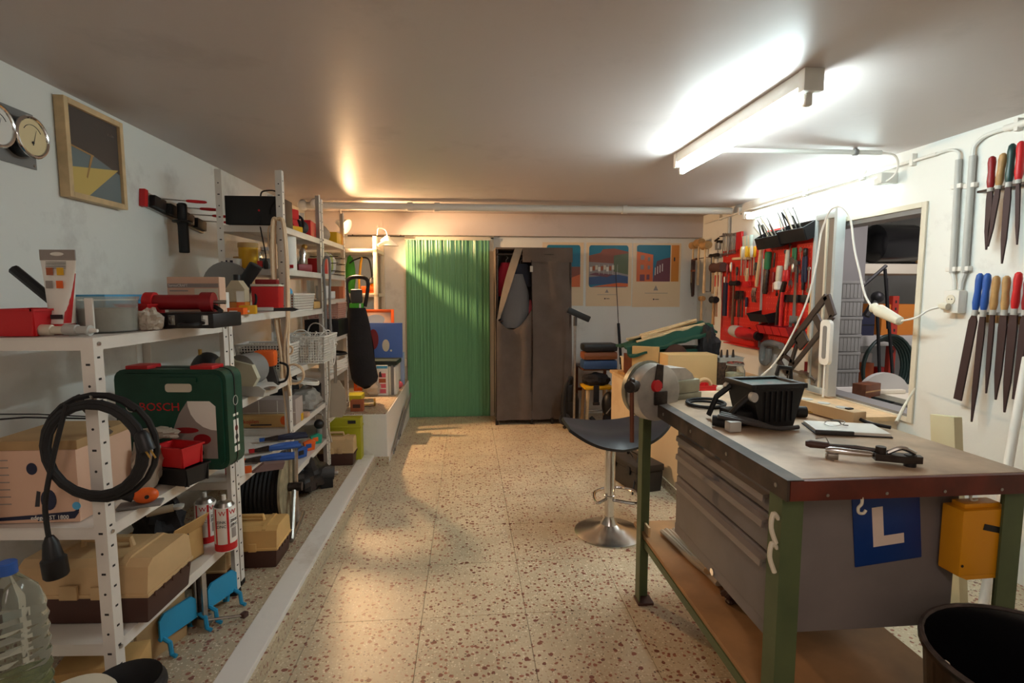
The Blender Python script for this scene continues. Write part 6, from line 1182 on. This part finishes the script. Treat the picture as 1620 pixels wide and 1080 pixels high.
# flood lamp lying face up
fl = thing('work_floodlight', 'black halogen work light lying face up on the workbench', 'work light', (1.005, 1.70, ZW), .08); fl.scale = (.80, .9, 1)
mat('flood_black', (20,20,22), .5)
B().prism([(-.075,.003),(.075,.003),(.12,.13),(-.12,.13)], 'y', -.075, .085).build('housing', 'flood_black', fl)
for q in ((-.125,-.085,-.105,.095),(.105,-.085,.125,.095),(-.105,-.085,.105,-.065),(-.105,.075,.105,.095)): B().box(q[0],q[1],.13,q[2],q[3],.146,.002).build('face_frame', 'flood_black', fl)
B().box(-.105,-.065,.131,.105,.075,.137).build('glass_pane', mat('flood_glass', (150,170,172), .08, 0, spec=.8), fl, 0)
for k in range(6): B().box(-.06+.024*k,-.082,.02,-.055+.024*k,-.075,.12).build('cooling_fin', 'flood_black', fl, 0)
B().tube([(-.10,-.07,.12),(-.16,-.05,.07),(-.20,-.02,.012)], .011, 8).build('arm', 'flood_black', fl); B().tube([(-.11,.07,.12),(-.17,.08,.08),(-.19,.10,.012)], .011, 8).build('arm', 'flood_black', fl)
B().cyl((-.115,-.09,.105),(-.115,-.07,.105), .016).build('knob', 'light_grey', fl); B().cyl((-.12,.07,.115),(-.12,.09,.115), .014).build('knob', 'light_grey', fl)
B().tube([(.125,.09,.15),(.14,.1,.175),(.2,.1,.17),(.205,.1,.13)], .009, 8).build('carry_handle', 'flood_black', fl)
for k in range(3): B().tube([(-.26+.02*k,-.07+.02*k,.045),(-.16+.02*k,-.11+.01*k,.03),(-.05,-.13,.012),(.06,-.12,.010)], .007, 8, sm=4).build('stand_tube', 'dark_grey', fl)
B().box(-.24,-.12,.002,-.19,-.085,.035,.004).build('stand_foot', 'light_grey', fl); B().prof((-.25,-.02,.02),(-.20,-.06,.02), [(0,.018),(1,.02)]).build('stand_cap', 'black_rubber', fl); B().box(-.17,-.05,.003,-.06,.06,.05,.01).build('junction_box', 'flood_black', fl)
cw = thing('bench_cable', 'black cable curled on the workbench behind the work light', 'cable', (.93, 1.98, ZW+.008)); b = B(); coil(b, (0,0,0), .07, 2, .006, (0,0,1), 15, .006); b.build('coil', 'black_rubber', cw)
# power strip and plug
ps = thing('power_strip', 'long cream power strip lying along the back of the workbench', 'power strip', (1.262, 1.855, ZW), .20); B().box(-.028,-.22,.003,.028,.22,.045,.005).build('body', mat('strip_cream', (206,176,134), .5), ps)
for k in range(5): B().cyl((0,-.15+.075*k,.045),(0,-.15+.075*k,.0465), .02, n=16).build('socket', 'light_grey', ps)
B().box(-.012,-.185,.045,.012,-.17,.05,.002).build('switch', 'black', ps); B().tube([(0,-.22,.02),(.01,-.25,.012),(.035,-.30,.009)], .006, 8, sm=4).build('cord', 'black_rubber', ps)
pg = thing('power_plug', 'black power plug with cord lying before the power strip', 'plug', (1.165, 1.765, ZW), -.2); B().prof((-.05,0,.02),(.03,0,.02), [(0,.007),(.3,.012),(.5,.013),(.6,.02),(1,.02)]).build('body', 'black', pg)
for s in (-1, 1): B().cyl((.03,s*.008,.02),(.05,s*.008,.02), .0025, n=6).build('pin', 'brass', pg)
B().tube([(-.05,0,.02),(-.10,.01,.008),(-.14,.02,.007)], .004, 6, sm=3).build('cord', 'black_rubber', pg)
# notebook with a wire ring on it
nk = thing('notebook', 'open notebook of white paper with dark covers on the workbench', 'notebook', (1.205, 1.575, ZW), -.30); nk.scale = (.86, 1, 1); B().box(-.125,-.07,.001,.125,.07,.004,.0005).build('cover', 'print_dark', nk); B().box(-.12,-.066,.004,.12,.066,.013,.0008).build('pages', 'paper', nk); B().box(-.126,-.075,.0035,.0,-.066,.016,.003).build('binding', 'dark_grey', nk)
rn = thing('wire_ring', 'thin steel key ring lying on the notebook', 'ring', (1.18, 1.59, ZW+.0155)); B().tube([(.028*_c(2*PI*i/24),.028*_s(2*PI*i/24),.002+.006*_c(2*PI*i/24)+.006) for i in range(24)], .0015, 6, True).build('ring', 'steel', rn); B().tube([(0,.02,.01),(.012,.0,.012),(.018,-.01,.004),(.032,-.02,.003)], .0018, 6, sm=3).build('key', 'dark_steel', rn)
# locking pliers-like spring tool
ft_ = thing('locking_pliers', 'steel locking tool with a brown handle lying near the bench edge', 'pliers', (1.035, 1.275, ZW), -.42); B().prof((-.09,.008,.022),(.02,.0,.022), [(0,.006),(.1,.010),(.9,.009),(1,.006)], 10).build('steel_handle', 'chrome', ft_); B().prof((-.135,.02,.032),(-.08,.02,.03), [(0,.007),(.2,.011),(1,.009)], 10).build('brown_handle', 'tool_brown', ft_); B().tube([(-.08,.02,.03),(-.02,.02,.032),(.03,.012,.03)], .006, 8).build('upper_arm', 'dark_steel', ft_)
B().prism([(.02,-.015),(.09,-.018),(.125,-.008),(.125,.012),(.07,.02),(.02,.018)], 'z', .010, .028).build('jaw_block', 'dark_steel', ft_); B().cyl((.035,.0,.028),(.035,0,.045), .012).build('pivot', 'dark_steel', ft_); B().tube([(.05,0,.03),(.08,.0,.045),(.11,0,.034)], .006, sm=4).build('spring_arm', 'chrome', ft_); B().cyl((.1,0,.0),(.1,0,.03), .014).build('roller', 'black', ft_)
B().tube([(-.11,.03,.045),(-.085,.03,.05),(-.075,.02,.03),(-.09,-.015,.004),(-.075,-.025,.003)], .0016, 6).build('wire_clip', 'steel', ft_); B().box(-.09,-.004,.0,-.06,.008,.014,.002).build('rest', 'steel', ft_)
# stool
so = thing('bar_stool', 'chrome pedestal bar stool with a black saddle seat', 'stool', (.815, 2.93, 0)); B().lathe([(.198,0),(.20,.006),(.18,.014),(.10,.032),(.05,.055),(.033,.085),(.030,.10)], n=40).build('base', mat('satin_chrome', (206,202,196), .24, 1), so)
B().lathe([(.028,.095),(.028,.22)], n=20).build('lower_tube', 'chrome', so); B().lathe([(.031,.215),(.034,.22),(.034,.225),(.031,.228),(.031,.575)], n=20).build('column', 'chrome', so)
B().tube([(-.02,0,.20),(-.09,-.06,.205),(-.06,.10,.205),(.06,.17,.205),(.17,.11,.205),(.18,-.02,.205),(.13,-.09,.205),(.02,-.02,.20)], .009, 8, sm=6).build('footrest', 'chrome', so)
def seatf(u, v):
    x = (u-.46)*.56; y = (v-.5)*.40*(1-.4*(2*u-1)**4); zz_ = .60+.85*x*x-(1.9*(y+.04)**2 if y < -.04 else -.5*y*y if y > .05 else 0)*(1-.5*abs(2*u-1)); return (x, y, zz_)
B().grid(seatf, 24, 14, .018).build('seat', mat('seat_black', (38,38,42), .35), so, 60); B().cyl((0,0,.565),(0,0,.585), .09).build('seat_plate', 'black', so); B().tube([(.03,0,.56),(.10,.02,.50),(.14,.02,.44)], .004, 6).build('lever', 'black', so)
# black tool box on the floor beside the cream bench
kt = thing('black_tool_box', 'dark plastic tool box on the floor beside the cream bench', 'tool box', (1.21, 3.68, 0), .25); B().box(-.11,-.19,0,.11,.19,.15,.012,.92,.95).build('base', mat('toolbox_dark', (52,46,42), .55), kt); B().box(-.115,-.195,.15,.115,.195,.20,.012).build('lid', 'toolbox_dark', kt); B().tube([(0,-.1,.2),(0,-.09,.235),(0,.09,.235),(0,.1,.2)], .010, 8).build('handle', 'black', kt)
for y in (-.1,.1): B().box(-.122,y-.02,.12,-.11,y+.02,.175,.003).build('latch', 'black', kt)
wtx = thing('walking_stick', 'thin dark stick lying over the dark tool box', 'stick'); B().cyl((1.12,3.45,.01),(1.22,3.62,.30), .006).build('stick', 'black', wtx); B().box(1.20,3.60,.285,1.24,3.66,.30,.003).build('pad', 'black', wtx)
# ================================================================== storeroom seen through the hatch
gcz = thing('stacked_crates', 'stack of grey ribbed plastic crates just inside the hatch', 'crates', (3.115, 4.17, .62)); gcz.scale = (.72, .72, 1)
for k in range(6):
    o = B().box(-.13,-.13,k*.145,.13,.13,k*.145+.135,.006).build('crate', mat('crate_grey', (132,132,128), .5), gcz); B().box(-.138,-.138,k*.145+.118,.138,.138,k*.145+.14,.004).build('rim', 'crate_grey', o)
    for j in range(6): B().box(-.12+.045*j,-.1345,k*.145+.01,-.108+.045*j,-.13,k*.145+.115).build('rib', 'crate_grey', o, 0)
ctb = thing('storeroom_cabinet', 'low white cabinet carrying the grey crates behind the hatch', 'cabinet', (3.115, 4.17, 0)); B().box(-.105,-.12,0,.105,.12,.618,.004).build('body', 'white', ctb); B().box(-.095,-.124,.05,.095,-.12,.58,.002).build('door', 'light_grey', ctb)
lvx = thing('wall_panel', 'tall grey panel standing above the crates inside the hatch', 'panel', (3.32, 4.36, 0)); B().box(-.12,-.02,0,.10,.02,2.2,.004).build('board', 'grey', lvx)
YS = 4.55
def sx(px, Y=YS): return at(px, 500, Y=Y).x
def sz(py, px=1400, Y=YS): return at(px, py, Y=Y).z
rk_ = thing('storage_rack', 'storeroom rack with perforated dark red steel posts and pale shelves', 'shelf')
for px in (1412, 1480): 
    x = sx(px); po = B().box(x-.03,YS-.03,0,x+.03,YS+.02,1.36,.002).build('post', mat('post_red', (176,52,36), .5), rk_)
    for k in range(20): B().box(x-.008,YS-.0315,.06+.065*k,x+.008,YS-.0295,.085+.065*k).build('slot', 'hole', po, 0)
B().box(sx(1320),YS-.1,sz(428)-.03,sx(1520),YS+.5,sz(418),.003).build('shelf', 'offwhite', rk_); B().box(sx(1320),YS-.1,sz(540)-.03,sx(1520),YS+.5,sz(530),.003).build('shelf', 'light_grey', rk_)
B().box(sx(1320),YS+.45,0,sx(1330),YS+.5,1.6).build('post', 'post_red', rk_, 0)
ns = B().prof((sx(1362),YS-.05,0),(sx(1432),YS-.05,0), [(0,.12),(.08,.17),(.9,.17),(1,.14)], 20).build('sleeping_bag', 'black_gloss'); ns.location.z = sz(418)+.175; ns.name = 'black_sack_roll'; tag(ns, 'big black plastic sack lying on the storeroom shelf', 'sack')
bz = carton('navy_crate', 'dark blue box at the end of the storeroom shelf', 'box', (sx(1452)+.12, YS+.05, sz(418)+.001), 0, .30, .3, .16, mat('dusk_blue', (64,66,98), .6)); B().box(-.15,-.152,.14,.15,-.15,.16).build('rim', 'navy', bz, 0)
rdx = thing('red_tray', 'dark red tray on top of the dark blue box', 'tray', (sx(1452)+.12, YS+.05, sz(418)+.163)); B().box(-.14,-.12,0,.14,.12,.05,.004,.9,.9).build('body', 'dark_red', rdx); B().tube([(-.1,-.1,.05),(-.05,-.1,.14),(.02,-.1,.16)], .004, sm=4).build('wire', 'light_grey', rdx)
for k in range(5): q = random.Random(k+300); o = B().sph((0,0,.03), .035, (1.2,1,.8), 8).build('wood_chunk', ('wood','paper','terracotta')[k % 3]); o.location = (sx(1440)+.06*k, YS-.06, sz(418)+.001); o.name = 'storeroom_pebble'; tag(o, ['pale brown lump on the front of the storeroom shelf', 'white lump second on the storeroom shelf front', 'terracotta lump on the storeroom shelf front', 'brown lump beside the terracotta lump on the storeroom shelf', 'white lump at the end of the storeroom shelf front'][k], 'lump')
cbz = carton('orange_carton', 'large orange brown cardboard carton on the lower storeroom shelf', 'box', (sx(1428), YS+.18, sz(530)+.001), 0, .42, .38, .28, mat('carton_orange', (206,124,44), .7)); B().box(-.21,-.192,.16,.21,-.19,.165).build('tape_line', 'wood', cbz, 0)
gsp = thing('trestle', 'black folding trestle standing before the storeroom rack', 'trestle', (0,0,0)); TY = 4.22
for a, b_ in (((1362,455),(1402,420)),((1400,425),(1412,590)),((1388,490),(1392,610)),((1402,440),(1405,520))):
    p_, q_ = at(*a, Y=TY), at(*b_, Y=TY); B().tube([p_, q_], .014, 6).build('bar', 'black', gsp)
for px in (1392, 1412): p_ = at(px, 600, Y=TY); B().tube([(p_.x,TY,p_.z),(p_.x+.03,TY,.602)], .013, 6).build('leg', 'black', gsp)
p_ = at(1388, 470, Y=TY); B().sph((p_.x,TY,p_.z), .05, (1,1,1), 8).build('clamp_head', 'black', gsp); q_ = at(1370, 500, Y=TY); B().tube([(p_.x,TY,p_.z),(q_.x,TY,q_.z)], .03, 8).build('clamp_arm', 'black', gsp)
hs_ = thing('garden_hose', 'dark green garden hose coiled upright on the storeroom floor side', 'hose', (sx(1407,4.36), 4.36, sz(583,1407,4.36))); 
for k in range(5): B().tube([((.235-.012*k)*_c(2*PI*i/28),-.03+.018*k,(.30-.012*k)*_s(2*PI*i/28)) for i in range(28)], .014, 8, True).build('loop', mat('hose_green', (30,48,44), .4), hs_)
B().box(-.05,-.04,-.9,.05,.07,-.31,.004).build('stand', 'dark_grey', hs_)
for i, (px, m, h, lb_) in enumerate(((1382,'art_orange',.34,'copper coloured roll standing under the lower storeroom shelf'),(1402,'red',.30,'red and white carton standing under the lower storeroom shelf'),(1372,'paper',.42,'white carton standing behind the hose in the storeroom'))):
    o = carton('storeroom_carton', lb_, 'box', (sx(px, 4.7), 4.75+.12*(i == 2), sz(630,px,4.7)), 0, .09 if i < 2 else .36, .08, h, m); B().box(-.02,-.0415,h*.4,.02,-.04,h*.6).build('label', 'offwhite', o, 0)
sb_ = thing('storeroom_bench', 'pale workbench with clutter just below the hatch sill in the storeroom', 'bench', (3.35, 4.35, 0)); B().box(-.10,-.75,.56,.65,-.10,.60,.004).build('top', 'offwhite', sb_)
for x in (-.07,.6):
    for y in (-.7,-.16): B().box(x-.02,y-.02,0,x+.02,y+.02,.56).build('leg', 'grey', sb_, 0)
dsh = thing('saw_blade_guard', 'grey half round saw guard lying on the storeroom bench', 'guard', (sx(1405,3.9), 3.9, .602), 0); B().prism([(.20*_c(PI*i/14),.0+.16*_s(PI*i/14)) for i in range(15)], 'y', -.02, .02).build('guard', 'light_grey', dsh); B().box(-.12,-.06,0,.14,-.02,.03,.004).build('base', 'offwhite', dsh)
wdg = carton('wood_block', 'brown wooden wedge beside the saw guard in the storeroom', 'block', (sx(1378,3.78), 3.78, .602), .4, .20, .10, .10, 'dark_wood'); B().box(-.1,-.051,.04,.1,-.05,.05).build('grain_line', 'wood', wdg, 0)
brk = carton('folded_tarp', 'folded dark blue tarp on the lower storeroom shelf beside the carton', 'tarp', (sx(1368), YS+.1, sz(530)+.001), 0, .16, .25, .20, 'navy'); B().box(-.08,-.127,.09,.08,-.125,.10).build('fold_line', 'black', brk, 0)
